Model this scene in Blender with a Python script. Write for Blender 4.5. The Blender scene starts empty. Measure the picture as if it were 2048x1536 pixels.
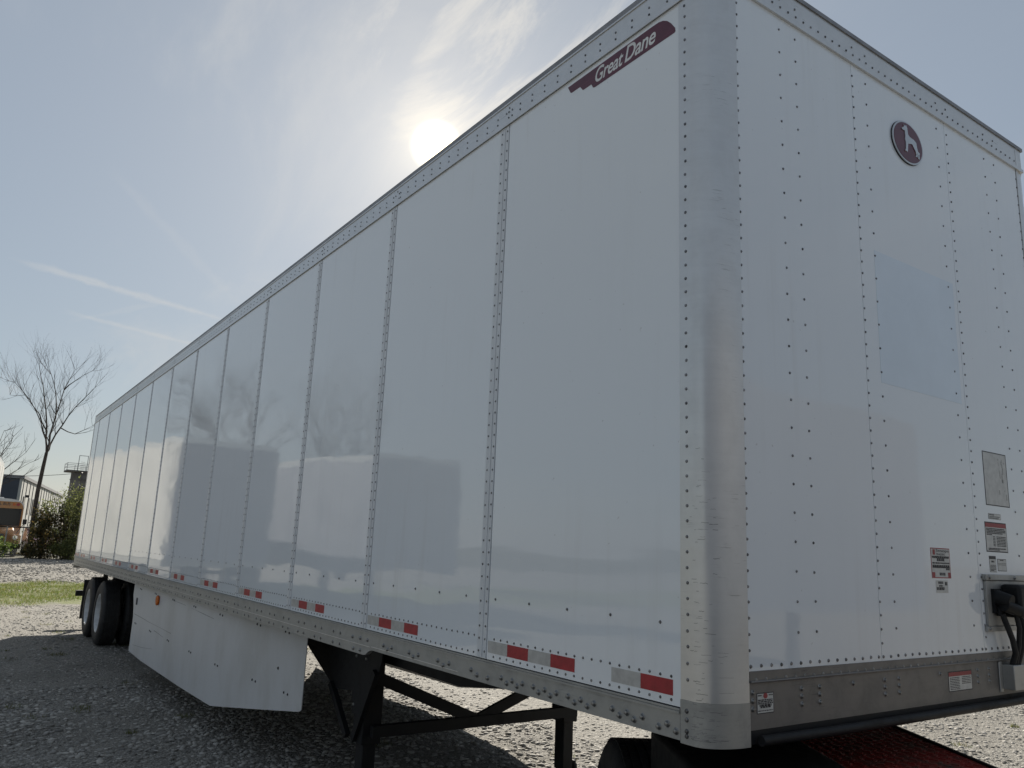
import bpy, math, random
import numpy as np
from mathutils import Vector, Matrix

rnd = random.Random(7)
nprng = np.random.default_rng(11)
R = math.radians
scene = bpy.context.scene
COL = scene.collection

# ------------------------------------------------------------------ camera
CAM = Vector((1.7952, -2.0598, 1.7560))
RIGHT = Vector((0.5722714, 0.81908195, 0.04012732))
UP = Vector((0.14552605, -0.14958715, 0.9779805))
BACK = Vector((0.80704871, -0.5538307, -0.20480221))
FPX = 1578.4
cd = bpy.data.cameras.new('camera')
cam = bpy.data.objects.new('camera', cd)
COL.objects.link(cam)
cd.sensor_fit = 'HORIZONTAL'
cd.sensor_width = 36.0
cd.lens = 36.0 * FPX / 2048.0
cd.clip_start = 0.05
cd.clip_end = 5000
m = Matrix.Identity(4)
for i in range(3):
    m[i][0] = RIGHT[i]; m[i][1] = UP[i]; m[i][2] = BACK[i]; m[i][3] = CAM[i]
cam.matrix_world = m
scene.camera = cam


def ray(u, v):
    return (RIGHT * ((u - 1024) / FPX) - UP * ((v - 768) / FPX) - BACK).normalized()


def at_x(u, v, x):
    d = ray(u, v)
    return CAM + d * ((x - CAM.x) / d.x)


# ------------------------------------------------------------------ sun, sky, exposure
SUN = ray(872, 292)
SUN_EL = math.asin(SUN.z)
SUN_ROT = math.atan2(SUN.x, SUN.y)
sd = bpy.data.lights.new('sun', 'SUN')
sd.energy = 5.0
sd.angle = R(0.6)
sd.color = (1.0, 0.93, 0.82)
sun = bpy.data.objects.new('sun', sd)
COL.objects.link(sun)
sun.rotation_euler = SUN.to_track_quat('Z', 'Y').to_euler()
sun.location = SUN * 60

scene.view_settings.view_transform = 'Standard'
scene.view_settings.look = 'None'
scene.view_settings.gamma = 1.0
scene.view_settings.use_curve_mapping = False
scene.view_settings.exposure = 0.90
scene.render.resolution_x = 1024
scene.render.resolution_y = 768


class NT:
    """small helper to write node graphs"""

    def __init__(self, tree):
        self.t = tree; self.n = tree.nodes; self.l = tree.links

    def new(self, typ, ins=None, **kw):
        n = self.n.new(typ)
        for k, v in kw.items():
            setattr(n, k, v)
        for k, v in (ins or {}).items():
            s = n.inputs[k]
            if isinstance(v, bpy.types.NodeSocket):
                self.l.new(v, s)
            else:
                s.default_value = v
        return n

    def math(self, op, a, b=0.0, c=0.0, clamp=False):
        n = self.new('ShaderNodeMath', {0: a, 1: b, 2: c}, operation=op)
        n.use_clamp = clamp
        return n.outputs[0]

    def vmath(self, op, a, b=(0, 0, 0), out=0):
        n = self.new('ShaderNodeVectorMath', {0: a, 1: b}, operation=op)
        return n.outputs[out]

    def mix(self, f, a, b, blend='MIX'):
        n = self.n.new('ShaderNodeMix')
        n.data_type = 'RGBA'; n.blend_type = blend
        for sock, v in ((n.inputs[0], f), (n.inputs[6], a), (n.inputs[7], b)):
            if isinstance(v, bpy.types.NodeSocket):
                self.l.new(v, sock)
            else:
                sock.default_value = v if not isinstance(v, tuple) or len(v) == 4 else (*v, 1)
        return n.outputs[2]

    def noise(self, vec, scale, detail=4.0, rough=0.5, dist=0.0):
        n = self.new('ShaderNodeTexNoise', {'Vector': vec, 'Scale': scale, 'Detail': detail, 'Roughness': rough, 'Distortion': dist})
        return n.outputs[0]

    def ramp(self, f, *stops):
        n = self.new('ShaderNodeValToRGB', {0: f})
        e = n.color_ramp.elements
        while len(e) < len(stops):
            e.new(0.5)
        for el, (p, c) in zip(e, stops):
            el.position = p
            el.color = (c, c, c, 1) if isinstance(c, (int, float)) else (*c, 1)
        return n.outputs[0]

    def smooth(self, v, a, b):
        n = self.new('ShaderNodeMapRange', {0: v, 1: a, 2: b, 3: 0.0, 4: 1.0}, interpolation_type='SMOOTHSTEP')
        return n.outputs[0]


world = bpy.data.worlds.new('World')
scene.world = world
world.use_nodes = True
w = NT(world.node_tree)
w.n.clear()
tc = w.new('ShaderNodeTexCoord')
D = tc.outputs['Generated']
sky = w.new('ShaderNodeTexSky', sky_type='NISHITA')
sky.sun_disc = False
sky.sun_elevation = SUN_EL
sky.sun_rotation = SUN_ROT
sky.air_density = 1.2
sky.dust_density = 0.35
sky.ozone_density = 1.0
sky.altitude = 150
SKYC = w.new('ShaderNodeHueSaturation', {'Saturation': 0.85, 'Value': 0.30, 'Color': sky.outputs[0]}).outputs[0]
# thin high cloud: projected on a layer overhead, drawn out into streaks
sep = w.new('ShaderNodeSeparateXYZ', {0: D})
zc = w.math('MAXIMUM', sep.outputs[2], 0.02)
zz = w.math('ADD', zc, 0.10)
px = w.math('DIVIDE', sep.outputs[0], zz)
py = w.math('DIVIDE', sep.outputs[1], zz)
flat = w.new('ShaderNodeCombineXYZ', {0: px, 1: py, 2: 0.0}).outputs[0]
rot = w.new('ShaderNodeMapping', {'Vector': flat, 'Rotation': (0, 0, R(38)), 'Scale': (0.55, 1.6, 1.0)}).outputs[0]
n1 = w.noise(rot, 1.3, 7.0, 0.62, 0.8)
n2 = w.noise(flat, 0.55, 3.0, 0.5, 0.3)
cl = w.math('MULTIPLY', w.smooth(n1, 0.44, 0.78), w.smooth(n2, 0.36, 0.66))
# a brighter bank of wisps above the sun
bank = w.vmath('DOT_PRODUCT', D, tuple(ray(1020, 90)), 1)
bank = w.smooth(bank, 0.975, 0.998)
n3 = w.noise(rot, 3.2, 8.0, 0.66, 1.2)
wis = w.math('MULTIPLY', w.smooth(n3, 0.46, 0.70), bank)
cl = w.math('ADD', w.math('MULTIPLY', cl, 0.45), w.math('MULTIPLY', wis, 0.75), clamp=True)


def contrail(u0, v0, u1, v1, width, amp):
    a = ray(u0, v0); b = ray(u1, v1)
    nrm = a.cross(b).normalized()
    mid = (a + b).normalized()
    half = math.acos(max(-1, min(1, a.dot(mid))))
    dist = w.math('ABSOLUTE', w.vmath('DOT_PRODUCT', D, tuple(nrm), 1))
    wob = w.math('MULTIPLY', w.math('SUBTRACT', w.noise(D, 26.0, 4.0, 0.6), 0.5), width * 2.2)
    dist = w.math('ABSOLUTE', w.math('ADD', dist, wob))
    line = w.math('SUBTRACT', 1.0, w.smooth(dist, 0.0, width))
    ext = w.smooth(w.vmath('DOT_PRODUCT', D, tuple(mid), 1), math.cos(half * 1.25), math.cos(half * 0.7))
    pat = w.math('ADD', 0.35, w.noise(D, 60.0, 5.0, 0.6))
    return w.math('MULTIPLY', w.math('MULTIPLY', line, ext), w.math('MULTIPLY', pat, amp))


for args in ((60, 528, 450, 640, 0.0052, 0.42), (150, 628, 400, 692, 0.0036, 0.30), (150, 640, 330, 605, 0.004, 0.12),
             (240, 360, 470, 600, 0.009, 0.10)):
    cl = w.math('ADD', cl, contrail(*args), clamp=True)
sund = w.vmath('DOT_PRODUCT', D, tuple(SUN), 1)
ang = w.math('ARCCOSINE', w.math('MINIMUM', sund, 1.0))
near = w.math('EXPONENT', w.math('MULTIPLY', ang, -1.0 / 0.30))
CLC = w.mix(near, (5.4, 5.55, 5.65), (7.6, 7.3, 6.8))
# even cirrostratus veil over the whole sky
VEIL = w.vmath('ADD', SKYC, (2.02, 2.38, 2.84))
SKY1 = w.mix(cl, VEIL, CLC)
# sun seen through the thin veil: blown-out disc with the forward-scattered aureole round it
disc = w.math('MULTIPLY', w.math('SUBTRACT', 1.0, w.smooth(ang, 0.004, 0.034)), 40.0)
aur = w.math('MULTIPLY', w.math('EXPONENT', w.math('MULTIPLY', ang, -1.0 / 0.026)), 6.5)
aur2 = w.math('MULTIPLY', w.math('EXPONENT', w.math('MULTIPLY', ang, -1.0 / 0.12)), 1.9)
aur3 = w.math('MULTIPLY', w.math('EXPONENT', w.math('MULTIPLY', ang, -1.0 / 0.42)), 1.1)
g3 = w.vmath('SCALE', (1.0, 0.92, 0.78)); w.l.new(aur3, g3.node.inputs[3])
g1 = w.vmath('SCALE', (1.0, 0.82, 0.50)); w.l.new(w.math('ADD', disc, aur), g1.node.inputs[3])
g2 = w.vmath('SCALE', (1.0, 0.93, 0.82)); w.l.new(aur2, g2.node.inputs[3])
tot = w.vmath('ADD', w.vmath('ADD', w.vmath('ADD', SKY1, g1), g2), g3)
bg = w.new('ShaderNodeBackground', {'Color': tot, 'Strength': 0.053})
wo = w.new('ShaderNodeOutputWorld', {'Surface': bg.outputs[0]})


# ------------------------------------------------------------------ materials
def mat(name, col=(0.5, 0.5, 0.5), rough=0.5, metal=0.0, var=0.0, vscale=8.0, bump=0.0, bscale=40.0, spec=0.5, fn=None, coat=0.0):
    mt = bpy.data.materials.new(name)
    mt.use_nodes = True
    t = NT(mt.node_tree)
    b = t.n['Principled BSDF']
    b.inputs['Base Color'].default_value = (*col, 1)
    b.inputs['Roughness'].default_value = rough
    b.inputs['Metallic'].default_value = metal
    b.inputs['Specular IOR Level'].default_value = spec
    b.inputs['Coat Weight'].default_value = coat
    P = t.new('ShaderNodeTexCoord').outputs['Object']
    if var:
        f = t.noise(P, vscale, 5.0, 0.6)
        lo = tuple(c * (1 - var) for c in col); hi = tuple(min(1, c * (1 + var)) for c in col)
        t.l.new(t.mix(t.smooth(f, 0.3, 0.7), lo, hi), b.inputs['Base Color'])
    if bump:
        bn = t.new('ShaderNodeBump', {'Height': t.noise(P, bscale, 6.0, 0.6), 'Strength': bump, 'Distance': 0.02})
        t.l.new(bn.outputs[0], b.inputs['Normal'])
    if fn:
        fn(t, b, P)
    return mt


def scaled(t, P, s):
    return t.new('ShaderNodeMapping', {'Vector': P, 'Scale': s}).outputs[0]


def panel_fn(t, b, P):
    # gel-coat white: very shallow waves in the sheet, faint run-off grime drawn downwards
    st = t.noise(scaled(t, P, (14.0, 14.0, 0.9)), 1.0, 6.0, 0.6)
    bl = t.noise(P, 0.8, 4.0, 0.55)
    g = t.math('MULTIPLY', t.smooth(st, 0.48, 0.78), t.smooth(bl, 0.40, 0.70))
    base = t.mix(t.math('MULTIPLY', g, 0.30), (0.815, 0.85, 0.88), (0.60, 0.59, 0.57))
    sp = t.noise(P, 42.0, 3.0, 0.5)
    base = t.mix(t.math('MULTIPLY', t.smooth(sp, 0.70, 0.78), 0.35), base, (0.30, 0.28, 0.26))
    t.l.new(base, b.inputs['Base Color'])
    t.l.new(t.math('ADD', 0.035, t.math('MULTIPLY', g, 0.14)), b.inputs['Roughness'])
    wav = t.noise(scaled(t, P, (0.55, 0.55, 2.6)), 1.6, 2.0, 0.5)
    fine = t.noise(P, 26.0, 2.0, 0.5)
    h = t.math('ADD', wav, t.math('MULTIPLY', fine, 0.012))
    bn = t.new('ShaderNodeBump', {'Height': h, 'Strength': 0.16, 'Distance': 0.012})
    t.l.new(bn.outputs[0], b.inputs['Normal'])


def alu_fn(lo, hi, rl, rh, dirt, dcol, dz0=0, dz1=0):
    def f(t, b, P):
        br = t.noise(scaled(t, P, (5.0, 5.0, 60.0)), 1.0, 4.0, 0.6)
        bl = t.noise(P, 5.0, 6.0, 0.65)
        c = t.mix(t.math('ADD', t.math('MULTIPLY', br, 0.4), t.math('MULTIPLY', bl, 0.6)), lo, hi)
        scr = t.noise(scaled(t, P, (9.0, 9.0, 190.0)), 1.0, 3.0, 0.7)
        pat = t.noise(P, 3.0, 4.0, 0.6)
        sm = t.math('MULTIPLY', t.smooth(scr, 0.60, 0.68), t.smooth(pat, 0.5, 0.66))
        c = t.mix(t.math('MULTIPLY', sm, 0.75), c, tuple(0.35 * x for x in lo))
        d = t.smooth(t.noise(P, 9.0, 8.0, 0.7, 0.6), 0.42, 0.72)
        c = t.mix(t.math('MULTIPLY', d, dirt), c, dcol)
        t.l.new(c, b.inputs['Base Color'])
        t.l.new(t.math('ADD', rl, t.math('MULTIPLY', bl, rh - rl)), b.inputs['Roughness'])
        t.l.new(t.math('SUBTRACT', 0.60, t.math('MULTIPLY', d, dirt)), b.inputs['Metallic'])
        bn = t.new('ShaderNodeBump', {'Height': t.math('ADD', bl, t.math('MULTIPLY', sm, -0.5)), 'Strength': 0.12, 'Distance': 0.01})
        t.l.new(bn.outputs[0], b.inputs['Normal'])
    return f


def ground_fn(t, b, P):
    sp = t.new('ShaderNodeSeparateXYZ', {0: P})
    x = sp.outputs[0]
    n_big = t.noise(P, 0.35, 5.0, 0.6)
    n_mid = t.noise(P, 3.0, 6.0, 0.65)
    v1 = t.new('ShaderNodeTexVoronoi', {'Vector': P, 'Scale': 58.0, 'Randomness': 1.0})
    v2 = t.new('ShaderNodeTexVoronoi', {'Vector': P, 'Scale': 17.0, 'Randomness': 1.0})
    cellv = t.new('ShaderNodeSeparateColor', {0: v1.outputs['Color']}).outputs[0]
    st = t.mix(cellv, (0.085, 0.082, 0.076), (0.40, 0.385, 0.35))
    edge = t.smooth(v1.outputs['Distance'], 0.30, 0.62)
    dirt = t.mix(n_mid, (0.105, 0.098, 0.085), (0.21, 0.195, 0.168))
    c = t.mix(t.math('MULTIPLY', edge, 0.8), st, dirt)
    c = t.mix(t.math('MULTIPLY', t.smooth(n_big, 0.46, 0.62), 0.55), c, dirt)
    # turf strip soil and the leaf litter below the fence
    wob = t.math('MULTIPLY', t.math('SUBTRACT', t.noise(P, 0.9, 5.0, 0.65), 0.5), 3.2)
    xs = t.math('ADD', x, wob)
    turf = t.math('MULTIPLY', t.smooth(xs, -28.6, -27.4), t.math('SUBTRACT', 1.0, t.smooth(xs, -21.4, -20.4)))
    turf = t.math('MULTIPLY', turf, t.smooth(t.noise(P, 2.2, 5.0, 0.7), 0.30, 0.52))
    c = t.mix(turf, c, t.mix(n_mid, (0.075, 0.095, 0.022), (0.15, 0.165, 0.045)))
    far = t.math('SUBTRACT', 1.0, t.smooth(xs, -45.5, -43.0))
    c = t.mix(far, c, t.mix(n_mid, (0.035, 0.035, 0.018), (0.075, 0.072, 0.04)))
    t.l.new(c, b.inputs['Base Color'])
    h = t.math('ADD', t.math('MULTIPLY', t.math('SUBTRACT', 1.0, v1.outputs['Distance']), 0.5), t.math('MULTIPLY', t.math('SUBTRACT', 1.0, v2.outputs['Distance']), 0.7))
    h = t.math('ADD', h, t.math('MULTIPLY', n_mid, 1.2))
    bn = t.new('ShaderNodeBump', {'Height': h, 'Strength': 0.9, 'Distance': 0.02})
    t.l.new(bn.outputs[0], b.inputs['Normal'])


def stone_fn(t, b, P):
    a = t.new('ShaderNodeAttribute', attribute_name='tint').outputs['Color']
    n = t.noise(P, 60.0, 4.0, 0.6)
    t.l.new(t.mix(t.math('MULTIPLY', n, 0.5), a, (0.14, 0.13, 0.115)), b.inputs['Base Color'])


def leaf_fn(t, b, P):
    a = t.new('ShaderNodeAttribute', attribute_name='tint').outputs['Color']
    t.l.new(a, b.inputs['Base Color'])
    tr = t.new('ShaderNodeBsdfTranslucent', {'Color': a})
    mx = t.new('ShaderNodeMixShader', {0: 0.55, 1: b.outputs[0], 2: tr.outputs[0]})
    out = t.n['Material Output']
    t.l.new(mx.outputs[0], out.inputs['Surface'])


def skirt_fn(t, b, P):
    d = t.smooth(t.noise(scaled(t, P, (1.0, 1.0, 0.5)), 2.0, 6.0, 0.65), 0.40, 0.75)
    c = t.mix(t.math('MULTIPLY', d, 0.5), (0.60, 0.605, 0.61), (0.42, 0.41, 0.38))
    sp = t.smooth(t.noise(P, 55.0, 3.0, 0.6), 0.66, 0.76)
    t.l.new(t.mix(t.math('MULTIPLY', sp, 0.4), c, (0.22, 0.20, 0.18)), b.inputs['Base Color'])


def steel_fn(t, b, P):
    d = t.smooth(t.noise(P, 12.0, 7.0, 0.7), 0.45, 0.75)
    c = t.mix(d, (0.009, 0.010, 0.012), (0.026, 0.024, 0.022))
    t.l.new(c, b.inputs['Base Color'])
    t.l.new(t.math('ADD', 0.55, t.math('MULTIPLY', d, 0.3)), b.inputs['Roughness'])


def red_fn(t, b, P):
    d = t.smooth(t.noise(P, 9.0, 7.0, 0.7), 0.42, 0.70)
    c = t.mix(d, (0.23, 0.020, 0.015), (0.09, 0.045, 0.035))
    t.l.new(c, b.inputs['Base Color'])


MT = dict(
    panel=mat('white_gelcoat', fn=panel_fn, spec=0.9),
    ghost=mat('cleaner_patch', (0.73, 0.81, 0.89), 0.06, var=0.03, vscale=3.0, spec=0.9),
    alu=mat('brushed_aluminium', fn=alu_fn((0.56, 0.56, 0.555), (0.74, 0.74, 0.73), 0.24, 0.36, 0.09, (0.25, 0.24, 0.22)), rough=0.4, metal=0.85),
    alud=mat('grimy_aluminium', fn=alu_fn((0.34, 0.34, 0.33), (0.50, 0.50, 0.48), 0.36, 0.58, 0.42, (0.17, 0.16, 0.14)), rough=0.45, metal=0.8),
    aluf=mat('dark_aluminium', fn=alu_fn((0.16, 0.155, 0.15), (0.26, 0.25, 0.24), 0.38, 0.60, 0.5, (0.07, 0.062, 0.052)), rough=0.5, metal=0.6),  # front rail metal, darker in tone than the other rails
    strip=mat('lap_strip_white', (0.66, 0.685, 0.71), 0.30, var=0.06, vscale=3.0),
    rivet=mat('rivet_steel', (0.19, 0.19, 0.195), 0.32, 0.75, var=0.6, vscale=30),
    bolt=mat('bolt_steel', (0.24, 0.24, 0.235), 0.36, 0.85, var=0.35, vscale=30),
    dark=mat('dark_gap', (0.03, 0.03, 0.032), 0.7, var=0.2),
    roof=mat('roof_sheet', (0.25, 0.25, 0.26), 0.5, 0.3, var=0.15),
    red=mat('red_reflective', (0.36, 0.022, 0.032), 0.32, var=0.18, vscale=22),
    silver=mat('white_reflective', (0.48, 0.48, 0.47), 0.30, 0.15, var=0.12, vscale=26),
    black=mat('black_steel', spec=0.3, fn=steel_fn),
    rubber=mat('tyre_rubber', (0.018, 0.018, 0.019), 0.72, var=0.45, vscale=9, bump=0.25, bscale=30),
    rim=mat('white_rim', (0.55, 0.56, 0.57), 0.35, var=0.15, vscale=7),
    skirt=mat('skirt_plastic', rough=0.42, fn=skirt_fn),
    softscuff=mat('faint_scuff', (0.30, 0.30, 0.30), 0.6, var=0.3, vscale=40),
    postscratch=mat('dull_scratch', (0.20, 0.20, 0.205), 0.55, 0.3, var=0.4, vscale=60),
    scuff=mat('scuff_mark', (0.10, 0.10, 0.105), 0.7, var=0.3, vscale=40),
    amber=mat('amber_lens', (0.55, 0.12, 0.01), 0.25, var=0.1),
    maroon=mat('maroon_decal', (0.105, 0.022, 0.042), 0.28, var=0.12, vscale=15),
    maroon2=mat('maroon_decal_light', (0.16, 0.04, 0.065), 0.28, var=0.1, vscale=15),
    white=mat('white_print', (0.72, 0.72, 0.71), 0.35, var=0.05),
    label=mat('label_paper', (0.55, 0.55, 0.53), 0.4, var=0.10, vscale=30),
    ink=mat('black_ink', (0.025, 0.025, 0.03), 0.5, var=0.2),
    redink=mat('red_ink', (0.30, 0.04, 0.045), 0.45, var=0.15),
    chrome=mat('emblem_silver', (0.55, 0.57, 0.58), 0.28, 0.7, var=0.08),
    redplate=mat('red_tread_plate', rough=0.5, fn=red_fn),
    ground=mat('gravel_ground', rough=0.92, spec=0.25, fn=ground_fn),
    stone=mat('crushed_stone', rough=0.85, spec=0.3, fn=stone_fn),
    leaf=mat('leaves', rough=0.6, spec=0.3, fn=leaf_fn),
    bark=mat('bark', (0.060, 0.048, 0.040), 0.9, var=0.4, vscale=6, bump=0.6, bscale=14),
    busyel=mat('bus_yellow', (0.40, 0.16, 0.015), 0.35, var=0.08, coat=0.3),
    buswhite=mat('bus_white', (0.72, 0.72, 0.70), 0.4, var=0.06),
    glass=mat('dark_glass', (0.010, 0.014, 0.016), 0.12, var=0.2, vscale=1.5, spec=0.15),
    bluegrey=mat('blue_grey_cladding', (0.055, 0.065, 0.085), 0.55, var=0.12, vscale=0.8),
    cream=mat('pale_cladding', (0.46, 0.46, 0.43), 0.55, var=0.12, vscale=0.7),
    concrete=mat('weathered_concrete', (0.17, 0.155, 0.145), 0.9, var=0.3, vscale=0.9, bump=0.3, bscale=3),
    galv=mat('galvanised_steel', (0.36, 0.37, 0.37), 0.5, 0.5, var=0.2, vscale=10),
    oldwhite=mat('weathered_white_sheet', (0.62, 0.61, 0.58), 0.35, var=0.08, vscale=1.2),
    wallgrey=mat('grey_front_wall', (0.30, 0.31, 0.35), 0.4, var=0.12, vscale=1.2),
    headlamp=mat('headlamp_glass', (0.7, 0.7, 0.68), 0.08, 0.4, var=0.05),
)


# ------------------------------------------------------------------ mesh builder
class MB:
    def __init__(self):
        self.v = []; self.f = []

    def _a(self, vs, fs):
        o = len(self.v)
        self.v += [tuple(p) for p in vs]
        self.f += [tuple(o + i for i in f) for f in fs]
        return self

    def box(self, x0, x1, y0, y1, z0, z1):
        vs = [(x, y, z) for x in (x0, x1) for y in (y0, y1) for z in (z0, z1)]
        return self._a(vs, [(0, 1, 3, 2), (4, 6, 7, 5), (0, 4, 5, 1), (2, 3, 7, 6), (0, 2, 6, 4), (1, 5, 7, 3)])

    def bar(self, p0, p1, wdt, hgt, up=(0, 0, 1)):
        p0 = Vector(p0); p1 = Vector(p1); d = (p1 - p0).normalized()
        s = d.cross(Vector(up))
        if s.length < 1e-4:
            s = d.cross(Vector((1, 0, 0)))
        s.normalize(); u = s.cross(d)
        s *= wdt / 2; u *= hgt / 2
        vs = [p + a * s + c * u for p in (p0, p1) for a, c in ((-1, -1), (1, -1), (1, 1), (-1, 1))]
        return self._a(vs, [(3, 2, 1, 0), (4, 5, 6, 7), (0, 1, 5, 4), (1, 2, 6, 5), (2, 3, 7, 6), (3, 0, 4, 7)])

    def cyl(self, p0, p1, r0, r1=None, n=12, caps=True):
        r1 = r0 if r1 is None else r1
        p0 = Vector(p0); p1 = Vector(p1); d = (p1 - p0).normalized()
        a = d.orthogonal().normalized(); b = d.cross(a)
        ring = [(math.cos(2 * math.pi * i / n), math.sin(2 * math.pi * i / n)) for i in range(n)]
        vs = [p0 + (a * c + b * s) * r0 for c, s in ring] + [p1 + (a * c + b * s) * r1 for c, s in ring]
        fs = [(i, (i + 1) % n, n + (i + 1) % n, n + i) for i in range(n)]
        if caps:
            fs += [tuple(range(n - 1, -1, -1)), tuple(range(n, 2 * n))]
        return self._a(vs, fs)

    def tube(self, pts, rad, n=8):
        pts = [Vector(p) for p in pts]
        rads = rad if isinstance(rad, (list, tuple)) else [rad] * len(pts)
        vs = []; prev = None
        for i, p in enumerate(pts):
            d = (pts[min(i + 1, len(pts) - 1)] - pts[max(i - 1, 0)]).normalized()
            a = d.orthogonal().normalized() if prev is None else (prev - d * prev.dot(d)).normalized()
            prev = a; b = d.cross(a)
            vs += [p + (a * math.cos(2 * math.pi * k / n) + b * math.sin(2 * math.pi * k / n)) * rads[i] for k in range(n)]
        fs = []
        for i in range(len(pts) - 1):
            for k in range(n):
                fs.append((i * n + k, i * n + (k + 1) % n, (i + 1) * n + (k + 1) % n, (i + 1) * n + k))
        fs += [tuple(range(n - 1, -1, -1)), tuple(range((len(pts) - 1) * n, len(pts) * n))]
        return self._a(vs, fs)

    def lathe(self, prof, c, axis='y', n=32):
        """prof: (radius, offset along axis) list, closed"""
        vs = []
        for r_, o in prof:
            for k in range(n):
                a = 2 * math.pi * k / n
                q = (r_ * math.cos(a), o, r_ * math.sin(a)) if axis == 'y' else (r_ * math.cos(a), r_ * math.sin(a), o)
                vs.append((c[0] + q[0], c[1] + q[1], c[2] + q[2]))
        m_ = len(prof); fs = []
        for i in range(m_):
            j = (i + 1) % m_
            for k in range(n):
                l = (k + 1) % n
                fs.append((i * n + k, j * n + k, j * n + l, i * n + l))
        return self._a(vs, fs)

    def prism(self, poly, plane, a, b):
        """polygon in plane 'xz' (depth y), 'yz' (depth x) or 'xy' (depth z), between depths a and b"""
        def P(u, v, d):
            return {'xz': (u, d, v), 'yz': (d, u, v), 'xy': (u, v, d)}[plane]
        n = len(poly)
        vs = [P(u, v, a) for u, v in poly] + [P(u, v, b) for u, v in poly]
        fs = [tuple(range(n)), tuple(range(2 * n - 1, n - 1, -1))]
        fs += [(i, n + i, n + (i + 1) % n, (i + 1) % n) for i in range(n)]
        return self._a(vs, fs)

    def dome(self, p, nrm, r, h, n=7):
        p = Vector(p); nrm = Vector(nrm)
        a = nrm.orthogonal().normalized(); b = nrm.cross(a)
        vs = []
        for rr, hh in ((1, 0.0), (0.72, 0.75)):
            vs += [p + (a * math.cos(2 * math.pi * k / n) + b * math.sin(2 * math.pi * k / n)) * r * rr + nrm * h * hh for k in range(n)]
        vs.append(p + nrm * h)
        fs = [(k, (k + 1) % n, n + (k + 1) % n, n + k) for k in range(n)] + [(n + k, n + (k + 1) % n, 2 * n) for k in range(n)]
        return self._a(vs, fs)

    def mesh(self, name, org=(0, 0, 0), smooth=True):
        me = bpy.data.meshes.new(name)
        o = org
        me.from_pydata([(x - o[0], y - o[1], z - o[2]) for x, y, z in self.v], [], self.f)
        import bmesh
        bm = bmesh.new(); bm.from_mesh(me)
        bmesh.ops.recalc_face_normals(bm, faces=bm.faces)
        bm.to_mesh(me); bm.free()
        if smooth:
            me.polygons.foreach_set('use_smooth', [True] * len(me.polygons))
            me.set_sharp_from_angle(angle=R(38))
        return me

    def build(self, name, material, parent=None, org=None, kind=None, label=None, bevel=0.0):
        if org is None:
            org = ROOTORG.get(parent.name, (0, 0, 0)) if parent else (0, 0, 0)
        me = self.mesh(name, org)
        me.materials.append(MT[material])
        ob = bpy.data.objects.new(name, me)
        COL.objects.link(ob)
        if parent:
            ob.parent = parent
            ROOTORG[ob.name] = org
        else:
            ob.location = org
        if kind: ob['kind'] = kind
        if label: ob['label'] = label
        if bevel:
            bv = ob.modifiers.new('bevel', 'BEVEL'); bv.width = bevel; bv.segments = 2; bv.limit_method = 'ANGLE'
        return ob


ROOTORG = {}


def thing(name, label, cat, loc, group=None):
    o = bpy.data.objects.new(name, None)
    COL.objects.link(o)
    o.location = loc
    o.empty_display_size = 0.3
    o['label'] = label; o['category'] = cat
    if group: o['group'] = group
    ROOTORG[o.name] = tuple(loc)
    return o


def tag(o, label, cat, group=None):
    o['label'] = label; o['category'] = cat
    if group: o['group'] = group
    return o


def raw_mesh(name, V, F, material, tint=None, parent=None, kind=None):
    """numpy arrays of vertices and equal-sized faces"""
    me = bpy.data.meshes.new(name)
    k = F.shape[1]
    me.vertices.add(len(V)); me.vertices.foreach_set('co', V.astype(np.float32).ravel())
    me.loops.add(F.size); me.loops.foreach_set('vertex_index', F.astype(np.int32).ravel())
    me.polygons.add(len(F)); me.polygons.foreach_set('loop_start', np.arange(0, F.size, k, dtype=np.int32))
    me.update(calc_edges=True)
    if tint is not None:
        at = me.color_attributes.new('tint', 'FLOAT_COLOR', 'POINT')
        at.data.foreach_set('color', np.concatenate([tint, np.ones((len(tint), 1))], 1).astype(np.float32).ravel())
    me.materials.append(MT[material])
    ob = bpy.data.objects.new(name, me)
    COL.objects.link(ob)
    if parent: ob.parent = parent
    if kind: ob['kind'] = kind
    return ob


def text_geo(s, shear=0.0, bold=0.0, spacing=1.0):
    cu = bpy.data.curves.new('lettering', 'FONT')
    cu.body = s; cu.shear = shear; cu.offset = bold; cu.space_character = spacing
    cu.resolution_u = 4
    ob = bpy.data.objects.new('lettering_tmp', cu)
    COL.objects.link(ob)
    dg = bpy.context.evaluated_depsgraph_get()
    me = bpy.data.meshes.new_from_object(ob.evaluated_get(dg))
    V = [(v.co.x, v.co.y) for v in me.vertices]
    F = [tuple(p.vertices) for p in me.polygons]
    bpy.data.objects.remove(ob); bpy.data.curves.remove(cu); bpy.data.meshes.remove(me)
    x0 = min(a for a, _ in V); x1 = max(a for a, _ in V); y0 = min(b for _, b in V); y1 = max(b for _, b in V)
    return [((a - x0) / (x1 - x0), (b - y0) / (y1 - y0)) for a, b in V], F


def text_on(mb, s, plane, u0, u1, z0, z1, depth, **kw):
    V, F = text_geo(s, **kw)
    out = []
    for a, b in V:
        u = u0 + (u1 - u0) * a; z = z0 + (z1 - z0) * b
        out.append((u, depth, z) if plane == 'xz' else (depth, u, z))
    mb._a(out, F)
    return mb


# ------------------------------------------------------------------ ground
def hgt(x):
    t = min(1.0, max(0.0, (-18 - x) / 26))
    return 0.4 * t * t * (3 - 2 * t)


def axis_pts(a, b, near0, near1, step):
    pts = list(np.arange(near0, near1 + 1e-6, step))
    s = step; x = near0
    while x > a:
        s *= 1.25; x -= s; pts.insert(0, x)
    s = step; x = near1
    while x < b:
        s *= 1.25; x += s; pts.append(x)
    return np.array(pts)


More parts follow.
